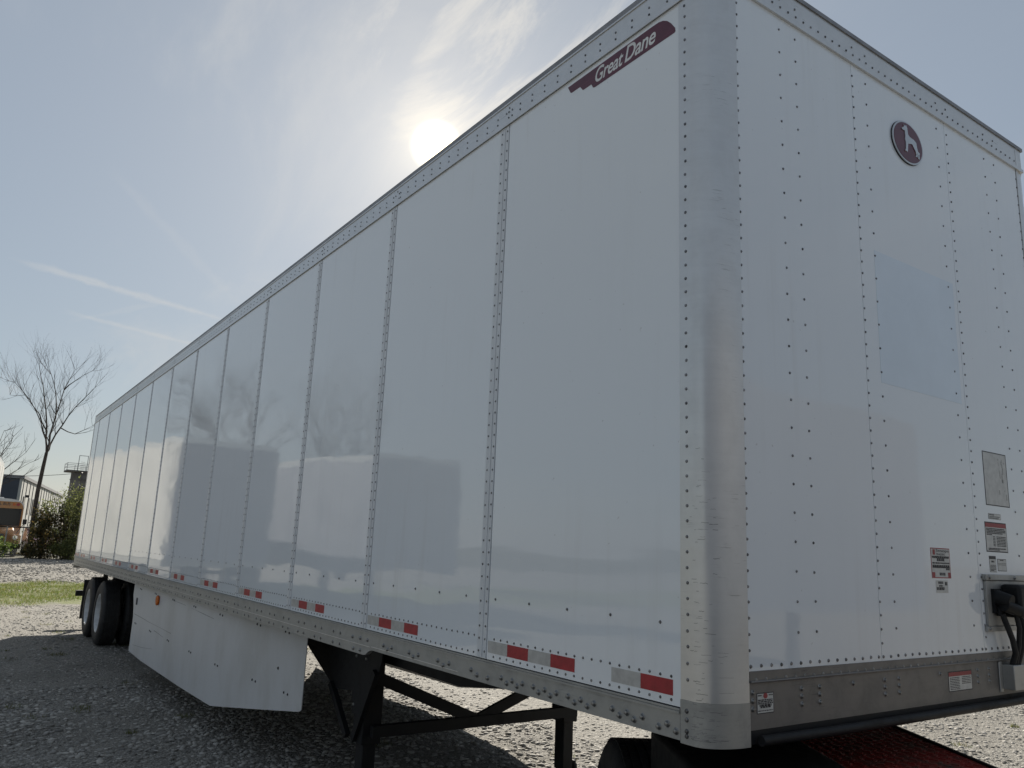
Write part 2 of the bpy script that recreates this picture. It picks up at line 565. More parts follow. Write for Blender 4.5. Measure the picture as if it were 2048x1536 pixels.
gx = axis_pts(-1500, 600, -50, 6, 0.25)
gy = axis_pts(-700, 900, -8, 14, 0.25)
GX, GY = np.meshgrid(gx, gy, indexing='ij')


def lump(x, y):
    return (0.012 * np.sin(x * 1.7 + 1.3 * np.sin(y * 0.9)) * np.sin(y * 1.3 + 0.7) + 0.008 * np.sin(x * 3.9 + y * 2.7) + 0.006 * np.sin(y * 5.3 - x * 2.1))


T_ = np.clip((-18 - GX) / 26, 0, 1)
GZ = 0.4 * T_ * T_ * (3 - 2 * T_) + lump(GX, GY) * np.exp(-(np.abs(GX + 15) / 40) ** 4) - 0.012
V = np.stack([GX.ravel(), GY.ravel(), GZ.ravel()], 1)
ny = len(gy)
ii, jj = np.meshgrid(np.arange(len(gx) - 1), np.arange(ny - 1), indexing='ij')
a = (ii * ny + jj).ravel()
F = np.stack([a, a + ny, a + ny + 1, a + 1], 1)
gr = raw_mesh('ground', V, F, 'ground')
gr.data.polygons.foreach_set('use_smooth', [True] * len(gr.data.polygons))
gr['kind'] = 'structure'


def gz(x, y):
    t = np.clip((-18 - x) / 26, 0, 1)
    return 0.4 * t * t * (3 - 2 * t) + lump(x, y) * np.exp(-(np.abs(x + 15) / 40) ** 4) - 0.012


# ------------------------------------------------------------------ the big trailer
P = 1.28
XP = -0.1414                       # rear edge of the corner post
XE = -16.12                        # rear end
W = 2.722                          # width
ZB, ZT = 1.268, 3.910              # lower and upper edge of the side sheets
seams = [-1.3191 - P * i for i in range(12)]
org = (-8.0, W / 2, 0.0)
tr = thing('semi_trailer', 'long white riveted box semi-trailer filling the picture, with a rounded aluminium corner post', 'trailer', org)

MB().box(XE + 0.02, -0.17, 0.016, W - 0.016, ZB - 0.02, 4.02).box(-0.17, -0.016, 0.17, W - 0.17, 1.30, 4.02).build('body_core', 'dark', tr)
MB().box(XE + 0.01, -0.03, 0.06, W - 0.06, 4.02, 4.085).build('roof', 'roof', tr)


def rivcol(mb, u, z0, z1, step, plane, r=0.0056, h=0.0036, depth=0.0):
    n = int(round((z1 - z0) / step))
    for i in range(n + 1):
        z = z0 + (z1 - z0) * i / n
        jit = rnd.uniform(-0.0012, 0.0012)
        if plane == 'side': mb.dome((u + jit, depth, z + jit), (0, -1, 0), r, h)
        else: mb.dome((depth, u + jit, z + jit), (1, 0, 0), r, h)


def rivrow(mb, u0, u1, step, z, plane, r=0.0056, h=0.0036, depth=0.0):
    n = max(1, int(round((u1 - u0) / step)))
    for i in range(n + 1):
        u = u0 + (u1 - u0) * i / n
        jit = rnd.uniform(-0.0012, 0.0012)
        if plane == 'side': mb.dome((u, depth, z + jit), (0, -1, 0), r, h)
        else: mb.dome((depth, u, z + jit), (1, 0, 0), r, h)


def dished(x0, x1, z0, z1):
    # sheet that sinks a few millimetres between its riveted edges, each by its own amount
    mb = MB(); nu, nv = 12, 16
    amp = rnd.uniform(0.0012, 0.0034); sk = rnd.uniform(-0.25, 0.25); ph = rnd.uniform(0, 6.28)
    for i_ in range(nu + 1):
        for j_ in range(nv + 1):
            u_ = i_ / nu; v_ = j_ / nv
            b_ = math.sin(math.pi * u_) ** 1.2 * (1 + sk * (2 * u_ - 1)) * min(1.0, 7 * v_ * (1 - v_)) * (1 + 0.16 * math.sin(9.0 * v_ + ph))
            mb.v.append((x0 + (x1 - x0) * u_, amp * b_, z0 + (z1 - z0) * v_))
    n_ = nv + 1
    for i_ in range(nu):
        for j_ in range(nv):
            mb.f.append((i_ * n_ + j_, (i_ + 1) * n_ + j_, (i_ + 1) * n_ + j_ + 1, i_ * n_ + j_ + 1))
    o_ = len(mb.v)
    mb.v += [(x0, 0.014, z0), (x1, 0.014, z0), (x1, 0.014, z1), (x0, 0.014, z1)]
    mb.f.append((o_, o_ + 3, o_ + 2, o_ + 1))
    mb.f.append(tuple([i_ * n_ for i_ in range(nu, -1, -1)] + [o_, o_ + 1]))
    mb.f.append(tuple([i_ * n_ + nv for i_ in range(nu + 1)] + [o_ + 2, o_ + 3]))
    mb.f.append(tuple([j_ for j_ in range(n_)] + [o_ + 3, o_]))
    mb.f.append(tuple([nu * n_ + j_ for j_ in range(nv, -1, -1)] + [o_ + 1, o_ + 2]))
    return mb


edges = [XP] + seams + [XE + 0.05]
for i in range(13):
    xr = edges[i] - (0.0060 if i else 0.0005); xl = edges[i + 1]
    pn = dished(xl, xr, ZB, ZT + 0.004).build('side_panel', 'panel', tr)
    rv = MB()
    if i < 12:      # joint strip on the front edge of the next sheet back... kept with the sheet it closes
        pass
    # lap strip along the front edge of this sheet (behind the seam), with its bead and two columns of rivets
    if i:
        st = MB().box(xr - 0.074, xr, -0.0022, -0.0001, ZB + 0.003, ZT - 0.002)
        st.box(xr - 0.037, xr - 0.030, -0.0052, -0.0023, ZB + 0.005, ZT - 0.003)
        st.build('joint_strip', 'strip', pn)
        rivcol(rv, xr - 0.011, ZB + 0.03, ZT - 0.03, 0.0545, 'side', depth=-0.0022)
        rivcol(rv, xr - 0.060, ZB + 0.03, ZT - 0.03, 0.0545, 'side', depth=-0.0022)
    rr = xr - (0.105 if i else 0.045)
    rivrow(rv, xl + 0.055, rr, 0.0512, 1.360, 'side')
    rivrow(rv, xl + 0.055, rr, 0.0512, 1.285, 'side')
    if i < 8:
        rivrow(rv, xl + 0.052, xl + 0.052 + 0.257 * 4, 0.257, 1.531, 'side', r=0.0064, h=0.004)
    rv.build('rivets', 'rivet', pn, kind='stuff')
    # reflective tape
    def tape(x0, x1, colr):
        o = MB().box(x0, x1, -0.0009, -0.0001, 1.2985, 1.3490).build('reflective_tape', colr, pn)
        return o
    if i < 12:
        s0 = xl + 0.006
        for q in range(4):
            a0 = s0 + 0.154 * q
            tape(a0 + 0.001, a0 + 0.1535, 'silver' if q % 2 == 0 else 'red')
        if i == 0:
            tape(-0.4855, -0.3340, 'silver'); tape(-0.3330, -0.1790, 'red')
    else:
        for q in range(4):
            a0 = xl + 0.01 + 0.145 * q
            tape(a0, a0 + 0.141, 'red' if q % 2 == 0 else 'silver')

# far side and rear sheets
MB().box(XE + 0.05, XP, W - 0.014, W, ZB, ZT).build('side_panel', 'panel', tr, label='plain white far side wall')
rd = MB().box(XE, XE + 0.018, 0.05, W - 0.05, 1.30, 3.98).build('rear_door', 'panel', tr)
rp = MB()
for y in (0.0, W - 0.05):
    rp.box(XE - 0.012, XE + 0.048, y - 0.003, y + 0.053, 1.06, 4.06)
rp.box(XE - 0.012, XE + 0.048, 0.05, W - 0.05, 3.98, 4.06).box(XE - 0.012, XE + 0.048, 0.05, W - 0.05, 1.06, 1.25)
rp.build('rear_frame', 'alud', tr)

# top side rail
tr_r = MB()
tr_r.box(XE + 0.049, -0.10, -0.006, 0.0, 3.932, 4.040).box(XE + 0.049, -0.10, -0.0105, -0.0061, 3.911, 3.930)
tr_r.box(XE + 0.049, -0.10, -0.010, -0.0061, 4.030, 4.038)
tr_r.box(XE + 0.049, -0.10, 0.0001, 0.03, 3.915, 4.040)
tr_r.box(XE + 0.049, -0.10, W, W + 0.008, 3.91, 4.04)
top = tr_r.build('top_rail', 'alu', tr)
MB().box(XE + 0.049, -0.09, -0.008, 0.06, 4.0405, 4.066).build('roof_edge_trim', 'roof', top)
rv = MB()
x = -0.20
while x > XE + 0.1:
    for z in (3.9845, 3.952):
        rv.dome((x, -0.006, z), (0, -1, 0), 0.0058, 0.004)
    x -= 0.1025
for s in seams:
    for dx, z in ((0.022, 3.9845), (0.022, 3.952), (-0.03, 3.9845), (-0.004, 4.006)):
        rv.dome((s + dx, -0.006, z), (0, -1, 0), 0.0058, 0.004)
rv.build('rivets', 'rivet', top, kind='stuff')

# bottom side rail: deeper behind the landing gear, stepped up in front of it
poly = [(XE + 0.049, 1.118), (-2.60, 1.125), (-2.575, 1.130), (-2.53, 1.155), (-2.49, 1.163), (XP - 0.001, 1.167), (XP - 0.001, 1.262), (XE + 0.049, 1.262)]
br = MB().prism(poly, 'xz', -0.006, 0.02)
br.box(XE + 0.049, XP - 0.001, -0.012, -0.0061, 1.2485, 1.2565).box(XE + 0.049, XP - 0.001, -0.0095, -0.0061, 1.2590, 1.2650)
br.box(XE + 0.049, XP - 0.001, W - 0.01, W + 0.006, 1.12, 1.262)
rail = br.build('bottom_rail', 'alud', tr)
MB().box(XE + 0.049, -2.52, -0.0085, -0.0062, 1.176, 1.1795).box(-2.50, -1.55, -0.0085, -0.0062, 1.180, 1.1835).build('rail_bead', 'alu', rail)
bmesh_bolt = MB().dome((0, 0, 0), (0, -1, 0), 0.0125, 0.0035, 12).dome((0, -0.003, 0), (0, -1, 0), 0.0092, 0.0085, 9).mesh('bolt')
bmesh_bolt.materials.append(MT['bolt'])
bmesh_boltx = MB().dome((0, 0, 0), (1, 0, 0), 0.0098, 0.003, 10).dome((0.0025, 0, 0), (1, 0, 0), 0.0074, 0.0065, 8).mesh('bolt')
bmesh_boltx.materials.append(MT['bolt'])


def piece(name, me, parent, wpos):
    o = bpy.data.objects.new(name, me)
    COL.objects.link(o)
    o.parent = parent
    po = ROOTORG[parent.name]
    o.location = (wpos[0] - po[0], wpos[1] - po[1], wpos[2] - po[2])
    return o


near_b = [(-1.186, 0), (-1.144, 1), (-1.105, 0), (-1.067, 1), (-1.029, 0), (-.952, 0), (-.915, 1), (-.876, 0), (-.838, 1), (-.799, 0), (-.725, 0),
          (-.686, 1), (-.649, 0), (-.610, 1), (-.572, 0), (-.471, 0), (-.433, 1), (-.395, 0), (-.358, 1), (-.317, 0), (-.199, 0), (-.239, 1), (-.160, 1),
          (-1.433, 0), (-1.382, 1), (-1.294, 1), (-1.742, 0), (-1.688, 1), (-1.635, 0), (-2.044, 0), (-1.997, 1), (-1.944, 0), (-2.348, 0), (-2.296, 1), (-2.246, 0)]
for x, lo in near_b:
    piece('bolt', bmesh_bolt, rail, (x, -0.006, 1.1915 if lo else 1.2075))
for x, z in ((-2.555, 1.213), (-2.656, 1.213), (-2.765, 1.21), (-2.647, 1.148), (-2.743, 1.146)):
    piece('bolt', bmesh_bolt, rail, (x, -0.006, z))
rv = MB()
x = -2.95
while x > XE + 0.3:
    for dx in (0.0, -0.108):
        for z in (1.2095, 1.147):
            if z > 1.2 or x < -2.9:
                rv.dome((x + dx, -0.006, z), (0, -1, 0), 0.0095, 0.007, 7)
    x -= 0.3072
rv.build('rivets', 'bolt', rail, kind='stuff')

# rounded front corner posts
def post_poly(n=14, t=0.0, flip=False):
    outer = [(XP, -0.0035 - t), (-0.088, -0.0035 - t)]
    for k in range(1, n + 1):
        a = math.pi / 2 * k / n
        outer.append((-0.088 + (0.0915 + t) * math.sin(a), 0.165 - (0.1685 + t) * math.cos(a)))
    inner = [(-0.02, 0.165), (-0.09, 0.06), (XP, 0.012)]
    pl = outer + inner
    if flip: pl = [(x_, W - y_) for x_, y_ in pl]
    return pl


for fl in (False, True):
    po = MB().prism(post_poly(flip=fl), 'xy', 1.295, 3.975).build('corner_post', 'alu', tr)
    MB().prism(post_poly(t=0.0022, flip=fl), 'xy', 1.160, 1.2945).build('post_foot', 'alud', po)
    if not fl:
        rv = MB()
        rivcol(rv, -0.1095, 1.36, 3.88, 0.0514, 'side', depth=-0.0035, r=0.0062, h=0.0042)
        for z in (1.20, 1.185, 1.235, 1.262):
            rv.dome((-0.113, -0.0057, z), (0, -1, 0), 0.0085, 0.006)
        rv.build('rivets', 'rivet', po, kind='stuff')
        sc = MB()
        for k in range(120):
            z = 1.18 + 0.95 * rnd.random() ** 2.4
            x0 = rnd.uniform(-0.098, -0.02); L = rnd.uniform(0.004, 0.024)
            pts = []
            for q in range(5):
                xx = min(-0.004, x0 + L * q / 4)
                sa = max(0.0, (xx + 0.088) / 0.0915)
                yy = 0.165 - 0.1685 * math.sqrt(max(0.0, 1 - sa * sa)) if xx > -0.088 else -0.0035
                pts.append((xx, yy, z + 0.002 * q / 4 * rnd.uniform(-1, 1)))
            off = 0.0026 if z < 1.2945 else 0.0003
            nrm = [(0, -1) if p_[0] <= -0.088 else ((p_[0] + 0.088) / 0.0915 ** 2, (p_[1] - 0.165) / 0.1685 ** 2) for p_ in pts]
            row = []
            hw = rnd.uniform(0.0003, 0.0008)
            for p_, q_ in zip(pts, nrm):
                l = math.hypot(*q_); row.append((p_[0] + q_[0] / l * off, p_[1] + q_[1] / l * off, p_[2]))
            vs = [(a_, b_, c_ - hw) for a_, b_, c_ in row] + [(a_, b_, c_ + hw) for a_, b_, c_ in row]
            sc._a(vs, [(k_, k_ + 1, 5 + k_ + 1, 5 + k_) for k_ in range(4)])
        sc.build('scratches', 'postscratch', po, kind='stuff')

# front wall
FB, FT = 1.392, 3.972
fy = [0.1655, 0.954, 1.768, W - 0.1655]
for i in range(3):
    pn = MB().box(-0.014, 0.0, fy[i] + (0.002 if i else 0.0035), fy[i + 1] - (0.0005 if i < 2 else 0.0035), FB, FT + 0.004).build('front_panel', 'panel', tr)
    rv = MB()
    cols = [[(0.172, .0517), (0.439, .1035), (0.545, .1035)], [(0.962, .0517), (1.066, .1035), (1.69, .1035)], [(1.788, .0517), (2.18, .1035), (2.29, .1035), (2.551, .0517)]][i]
    for u, stp in cols:
        rivcol(rv, u, 1.51 if stp > .1 else 1.457, 3.908, stp, 'front', r=0.0056, h=0.0042)
    rivrow(rv, fy[i] + 0.012, fy[i + 1] - 0.02, 0.0524, 1.4075, 'front', r=0.0068, h=0.0045)
    rv.build('rivets', 'rivet', pn, kind='stuff')
    if i == 1:
        mid = pn
    if i == 2:
        rgt = pn
# paint patch where a decal used to sit
MB().box(0.0001, 0.0008, 1.062, 1.735, 2.507, 3.10).build('cleaned_patch', 'ghost', mid, label='paler bluish rectangle where a decal was removed')
# top header
th = MB().box(-0.03, 0.006, 0.10, W - 0.10, 3.985, 4.098).box(-0.03, 0.0115, 0.09, W - 0.09, 3.966, 3.984)
hd = th.build('front_header', 'alu', tr)
MB().box(-0.10, 0.012, 0.08, W - 0.08, 4.0985, 4.118).build('roof_edge_trim', 'roof', hd)
rv = MB()
rivrow(rv, 0.185, W - 0.185, 0.0524, 4.0135, 'front', r=0.006, h=0.004, depth=0.006)
for y in (.44, .545, .962, 1.066, 1.69, 1.788, 2.18, 2.29):
    rv.dome((0.006, y, 4.0485), (1, 0, 0), 0.006, 0.004)
rv.build('rivets', 'rivet', hd, kind='stuff')
# header corner caps
for fl in (False, True):
    pl = post_poly(t=0.004, flip=fl)
    MB().prism(pl, 'xy', 3.9755, 4.105).build('header_corner', 'alu', hd)
# lower front rail
lf = MB().box(-0.02, 0.004, 0.168, W - 0.168, 1.356, 1.3915).box(-0.02, -0.0005, 0.168, W - 0.168, 1.208, 1.3555)
lf.cyl((0.006, 0.168, 1.3585), (0.006, W - 0.168, 1.3585), 0.0045, n=8)
lfo = lf.build('front_rail', 'aluf', tr)
MB().tube([(0.018, 0.20, 1.178), (0.022, 0.6, 1.176), (0.022, 1.6, 1.178), (0.02, W - 0.2, 1.18)], 0.017, 10).box(-0.05, -0.001, 0.175, W - 0.175, 1.165, 1.2075).build('nose_pipe', 'black', tr)
for y, zs in ((.185, (1.325, 1.299, 1.273)), (.447, (1.322, 1.297, 1.271)), (.551, (1.322, 1.297, 1.271)), (.758, (1.322,)), (.966, (1.322, 1.296, 1.270)), (1.065, (1.322, 1.296, 1.270)),
              (1.377, (1.323,)), (1.688, (1.323, 1.297, 1.272)), (1.79, (1.323, 1.297, 1.272))):
    for z in zs:
        piece('bolt', bmesh_boltx, lfo, (-0.0005, y, z))
rv = MB()
rivrow(rv, 0.20, W - 0.2, 0.0524, 1.3655, 'front', r=0.006, h=0.004, depth=0.004)
rv.build('rivets', 'bolt', lfo, kind='stuff')

# ---- decals and labels
# winged name decal on the side
p1 = side1 = [o for o in tr.children if o.name.startswith('side_panel')][0]
Y0 = -0.0001
outl = [(-0.842, 3.886), (-0.822, 3.850), (-0.813, 3.845), (-0.752, 3.845), (-0.733, 3.820), (-0.725, 3.818), (-0.672, 3.818), (-0.660, 3.796), (-0.648, 3.792),
        (-0.166, 3.792), (-0.160, 3.797), (-0.162, 3.812), (-0.184, 3.845), (-0.205, 3.868), (-0.228, 3.882), (-0.252, 3.889), (-0.290, 3.890)]
lg = MB().prism(outl, 'xz', Y0 - 0.0007, Y0).build('name_decal', 'maroon', p1, label='maroon winged decal with the white words Great Dane')
tx = MB()
text_on(tx, 'Great', 'xz', -0.645, -0.462, 3.808, 3.880, -0.0013, shear=0.28, bold=0.016, spacing=0.95)
text_on(tx, 'Dane', 'xz', -0.454, -0.268, 3.808, 3.883, -0.0013, shear=0.28, bold=0.016, spacing=0.95)
tx.build('decal_lettering', 'white', p1)
ln = MB()
for z, x0, x1 in ((3.846, -0.815, -0.655), (3.8195, -0.727, -0.648), (3.806, -0.648, -0.165), (3.863, -0.252, -0.205)):
    ln.box(x0, x1, -0.0011, -0.00075, z, z + 0.0022)
ln.build('decal_pinstripe', 'maroon2', p1)
# oval emblem with a standing dog
ec = (1.393, 3.7235)
def ell(s):
    return [(ec[0] + 0.133 * s * math.cos(2 * math.pi * k / 40), ec[1] + 0.106 * s * math.sin(2 * math.pi * k / 40)) for k in range(40)]
MB().prism(ell(1.0), 'yz', 0.0001, 0.010).build('emblem_rim', 'chrome', mid)
MB().prism(ell(1.012), 'yz', 0.0001, 0.006).build('emblem_edge', 'ink', mid)
MB().prism(ell(0.93), 'yz', 0.0101, 0.0112).build('emblem_field', 'maroon', mid)
dog = [(1.353, 3.806), (1.360, 3.797), (1.335, 3.779), (1.342, 3.774), (1.362, 3.775), (1.364, 3.748), (1.360, 3.732), (1.366, 3.713), (1.362, 3.679), (1.352, 3.671), (1.376, 3.669),
       (1.385, 3.715), (1.421, 3.724), (1.435, 3.710), (1.450, 3.695), (1.455, 3.680), (1.446, 3.668), (1.461, 3.669), (1.465, 3.679), (1.463, 3.697), (1.471, 3.683), (1.469, 3.664),
       (1.481, 3.664), (1.480, 3.686), (1.487, 3.696), (1.470, 3.702), (1.464, 3.720), (1.459, 3.743), (1.440, 3.752), (1.403, 3.755), (1.389, 3.764), (1.385, 3.797), (1.377, 3.808), (1.367, 3.801)]
MB().prism(dog, 'yz', 0.0113, 0.0145).build('emblem_dog', 'chrome', mid)


def sticker(parent, name, y0, y1, z0, z1, base='label', border='ink', bw=0.003, x=0.0001, head=None, headh=0.0, lines=(), lab=None, text=()):
    o = MB().box(x, x + 0.0005, y0, y1, z0, z1).build(name, border, parent, label=lab)
    MB().box(x + 0.0005, x + 0.0008, y0 + bw, y1 - bw, z0 + bw, z1 - bw).build('label_face', base, parent)
    if head:
        MB().box(x + 0.0008, x + 0.0011, y0 + bw, y1 - bw, z1 - bw - headh, z1 - bw).build('label_header', head, parent)
    if lines:
        l = MB()
        for a0, a1, zz_, hh in lines:
            # small print: a row of word-like dashes
            u = y0 + (y1 - y0) * a0; ue = y0 + (y1 - y0) * a1
            zc_ = z0 + (z1 - z0) * zz_
            while u < ue:
                wl = min(rnd.uniform(0.005, 0.016), ue - u)
                l.box(x + 0.0008, x + 0.0012, u, u + wl, zc_, zc_ + hh)
                u += wl + 0.0025
        l.build('label_print', 'ink', parent, kind='stuff')
    for s_, a0, a1, b0, b1, colr in text:
        t_ = MB()
        text_on(t_, s_, 'yz', y0 + (y1 - y0) * a0, y0 + (y1 - y0) * a1, z0 + (z1 - z0) * b0, z0 + (z1 - z0) * b1, x + 0.0014, bold=0.01)
        t_.build('label_lettering', colr, parent)
    return o


sticker(mid, 'dealer_label', 1.364, 1.522, 1.7085, 1.835, border='redink', bw=0.004,
        lines=[(.05, .95, .70, .004), (.06, .94, .655, .007), (.3, .7, .56, .012), (.06, .95, .475, .006), (.06, .95, .36, .010), (.06, .95, .335, .006), (.75, .95, .27, .008), (.40, .70, .09, .012)],
        text=[('Stoops', .27, .95, .84, .96, 'ink'), ('TRAILERS', .27, .72, .755, .825, 'ink'), ('I', .10, .22, .77, .95, 'redink')], lab='small white dealer label with red border reading Stoops Trailers')
cr = MB()
for y in (1.369, 1.497):
    cr.box(0.0009, 0.0013, y, y + 0.021, 1.7125, 1.733)
cr.build('label_header', 'redink', mid)
sticker(mid, 'barcode_label', 1.391, 1.490, 1.648, 1.6995, border='label', lines=[(.2, .6, .72, .010), (.25, .55, .5, .006), (.75, .95, .6, .014), (.05, .68, .22, .004), (.05, .68, .30, .004), (.05, .68, .38, .004)])
fr_ = MB()
for a0, a1, b0, b1 in ((1.892, 2.126, 2.301, 2.305), (1.892, 2.126, 2.049, 2.053), (1.892, 1.896, 2.053, 2.301), (2.122, 2.126, 2.053, 2.301)):
    fr_.box(0.0001, 0.0012, a0, a1, b0, b1)
fr_.build('placard_outline', 'ink', rgt)
MB().box(0.0001, 0.0007, 1.8965, 2.1215, 2.0535, 2.3005).build('placard_face', 'label', rgt)
sm = MB()
for k in range(16):
    y = rnd.uniform(2.03, 2.10); z = rnd.uniform(2.07, 2.28); sm.box(0.0008, 0.001, y, y + rnd.uniform(.004, .012), z, z + rnd.uniform(.005, .04))
sm.build('placard_glue_marks', 'alud', rgt, kind='stuff')
sticker(rgt, 'notice_label', 1.904, 2.026, 1.985, 2.011, bw=0.0015, lines=[(.08, .45, .7, .004), (.08, .9, .4, .003), (.08, .8, .15, .003)])
sticker(rgt, 'warning_label', 1.860, 2.070, 1.833, 1.971, bw=0.005, head='redink', headh=0.019,
        lines=[(.06, .9, .76, .005), (.06, .94, .71, .005), (.06, .94, .66, .005), (.06, .8, .61, .005), (.06, .3, .56, .005)] + [(.34, .44, .50 - .05 * k, .004) for k in range(7)] + [(.50, .93, .50 - .05 * k, .004) for k in range(7)] + [(.10, .9, .10, .005), (.10, .6, .06, .004)],
        lab='white warning label with red header and black border')
sticker(rgt, 'notice_label', 1.877, 1.942, 1.742, 1.815, bw=0.0015, head='ink', headh=0.013, lines=[(.3, .7, .6, .008), (.1, .9, .40, .003), (.1, .9, .32, .003), (.1, .9, .24, .003), (.1, .9, .16, .003), (.1, .6, .08, .004)])
sticker(rgt, 'notice_label', 1.955, 2.041, 1.7475, 1.803, bw=0.0025, lines=[(.3, .7, .85, .004), (.05, .95, .62, .0015), (.1, .9, .5, .002)])
sticker(lfo, 'inlet_label', 0.205, 0.293, 1.256, 1.322, bw=0.003, x=-0.0003, lines=[(.06, .3, .84, .004), (.70, .94, .84, .004), (.06, .92, .62, .004), (.06, .94, .54, .004), (.06, .94, .46, .004), (.15, .85, .34, .007), (.2, .8, .27, .005), (.06, .94, .12, .003)],
        lab='small white label with a red circle at the front rail corner')
MB().prism([(0.249 + 0.011 * math.cos(k * math.pi / 8), 1.312 + 0.009 * math.sin(k * math.pi / 8)) for k in range(16)], 'yz', 0.0009, 0.0014).build('label_mark', 'redink', lfo)
sticker(lfo, 'identification_label', 1.440, 1.637, 1.247, 1.328, bw=0.004, x=-0.0003, head='redink', headh=0.016,
        lines=[(.06, .46, .66 - .08 * k, .003) for k in range(8)] + [(.56, .94, .66 - .08 * k, .003) for k in range(5)], lab='white label with dark red header on the front rail')

# gladhand plate, plug, air hoses
pl = MB().box(0.0005, 0.014, 1.80, 2.30, 1.505, 1.705).box(0.014, 0.022, 1.79, 2.31, 1.7055, 1.732).box(0.0005, 0.0139, 1.79, 2.31, 1.7055, 1.732).box(0.0005, 0.016, 1.785, 2.31, 1.482, 1.5045)
ghp = pl.build('connector_plate', 'alud', tr, bevel=0.003)
for y in (1.815, 2.06, 2.285):
    piece('bolt', bmesh_boltx, ghp, (0.022, y, 1.7185))
piece('bolt', bmesh_boltx, ghp, (0.016, 1.80, 1.494))
MB().box(0.014, 0.028, 1.838, 1.905, 1.562, 1.668).cyl((0.02, 1.872, 1.63), (0.085, 1.872, 1.615), 0.036, 0.030, 14).cyl((0.06, 1.85, 1.60), (0.085, 1.93, 1.575), 0.028, 0.026, 12).cyl((0.03, 1.872, 1.59), (0.03, 1.872, 1.55), 0.016, 0.014, 10).build('glad_hand', 'black', ghp)
MB().box(0.0145, 0.10, 1.925, 2.16, 1.545, 1.690).build('socket_box', 'black', ghp, bevel=0.014)
for k, pts in enumerate(([(0.04, 1.872, 1.56), (0.05, 1.885, 1.51), (0.055, 1.915, 1.45), (0.05, 1.945, 1.39), (0.03, 1.95, 1.335)],
                         [(0.07, 1.93, 1.575), (0.075, 1.945, 1.50), (0.06, 1.958, 1.42), (0.035, 1.966, 1.335)],
                         [(0.06, 1.985, 1.56), (0.075, 1.992, 1.50), (0.06, 1.988, 1.42), (0.035, 1.985, 1.335)])):
    MB().tube(pts, (0.0125, 0.011, 0.014)[k], 10).build('air_hose', 'rubber', ghp)
MB().box(-0.0004, 0.055, 1.905, 2.06, 1.232, 1.338).box(-0.0004, 0.006, 1.878, 1.9049, 1.22, 1.35).build('junction_box', 'alud', lfo, bevel=0.004)

# side skirts
def skirt(flip):
    Yf = (lambda y: W - y) if flip else (lambda y: y)
    stations = [(-9.95, 0.05), (-9.0, 0.05), (-7.0, 0.05), (-5.85, 0.062), (-5.2, 0.102), (-4.6, 0.146), (-4.02, 0.185), (-3.985, 0.188)]
    bot = [0.27, 0.2545, 0.268, 0.281, 0.375, 0.462, 0.548, 0.565]
    topz = [1.105] * 8
    mb = MB()
    rows = []
    nz = 6
    # rear edge is cut back a little half-way up
    for i, (xx, yy) in enumerate(stations):
        for k in range(nz + 1):
            z = bot[i] + (topz[i] - bot[i]) * k / nz
            x2 = xx
            if i == 0:
                x2 = -9.80 + (0.0 if z < 0.75 else -0.17 * min(1, (z - 0.75) / 0.2))
            rows.append((x2, Yf(yy), z))
    n = nz + 1
    for t_ in (0.0, 0.006):
        mb.v += [(a_, b_ + (-t_ if flip else t_), c_) for a_, b_, c_ in rows]
    N = len(rows)
    for i in range(len(stations) - 1):
        for k in range(nz):
            q = (i * n + k, (i + 1) * n + k, (i + 1) * n + k + 1, i * n + k + 1)
            mb.f.append(q); mb.f.append(tuple(N + j for j in reversed(q)))
    def rim(seq):
        for a_, b_ in zip(seq, seq[1:]): mb.f.append((a_, b_, N + b_, N + a_))
    rim([i * n for i in range(len(stations))]); rim([i * n + nz for i in range(len(stations))][::-1])
    rim(list(range(nz, -1, -1))); rim([(len(stations) - 1) * n + k for k in range(n)])
    sk = mb.build('side_skirt', 'skirt', tr)
    if flip: return sk

    def ysk(x):
        for (a0, b0), (a1, b1) in zip(stations, stations[1:]):
            if a0 <= x <= a1: return b0 + (b1 - b0) * (x - a0) / (a1 - a0)
        return stations[-1][1]
    rv = MB()
    for x, z in ((-9.58, .634), (-8.65, .634), (-7.69, .634), (-6.72, .634), (-5.80, .634), (-4.90, .634), (-4.27, .634), (-7.66, 1.064), (-6.73, 1.066), (-5.81, 1.066), (-4.91, 1.066), (-4.34, 1.066), (-8.6, 1.066), (-9.5, 1.064)):
        for dx in (-0.035, 0.035):
            rv.dome((x + dx, ysk(x + dx) - 0.0001, z - dx * 0.05), (0, -1, 0), 0.0105, 0.007, 8)
    rv.dome((-4.45, ysk(-4.45), 0.79), (0, -1, 0), 0.012, 0.008, 8)
    rv.build('skirt_bolts', 'dark', sk, kind='stuff')
    ml = MB().prism([(-8.397 + 0.055 * math.cos(k * math.pi / 8), 1.005 + 0.058 * math.sin(k * math.pi / 8)) for k in range(16)], 'xz', 0.02, 0.0495)
    ml.build('marker_lamp', 'amber', tr, bevel=0.012)
    MB().box(-9.67, -9.635, 0.036, 0.0497, 0.86, 0.945).build('skirt_latch', 'scuff', sk)
    for pts in ([(-7.7, 1.058), (-7.2, 1.052), (-6.74, 1.038), (-6.3, 1.022), (-5.83, 1.006)], [(-9.74, .738), (-9.2, .732), (-8.8, .724), (-8.2, .722), (-7.6, .716)], [(-9.6, .37), (-9.0, .405), (-8.42, .458)], [(-8.45, .66), (-8.2, .652), (-7.95, .64)]):
        m_ = MB()
        hw = [0.001 + 0.0035 * rnd.random() for _ in pts]
        up_ = [(x, ysk(x) - 0.0006, z + h_) for (x, z), h_ in zip(pts, hw)]; dn = [(x, ysk(x) - 0.0006, z - h_) for (x, z), h_ in zip(pts, hw)]
        m_._a(up_ + dn, [(k, k + 1, len(pts) + k + 1, len(pts) + k) for k in range(len(pts) - 1)])
        m_.build('scuff', 'softscuff', sk)
    return sk


skirt(False); skirt(True)

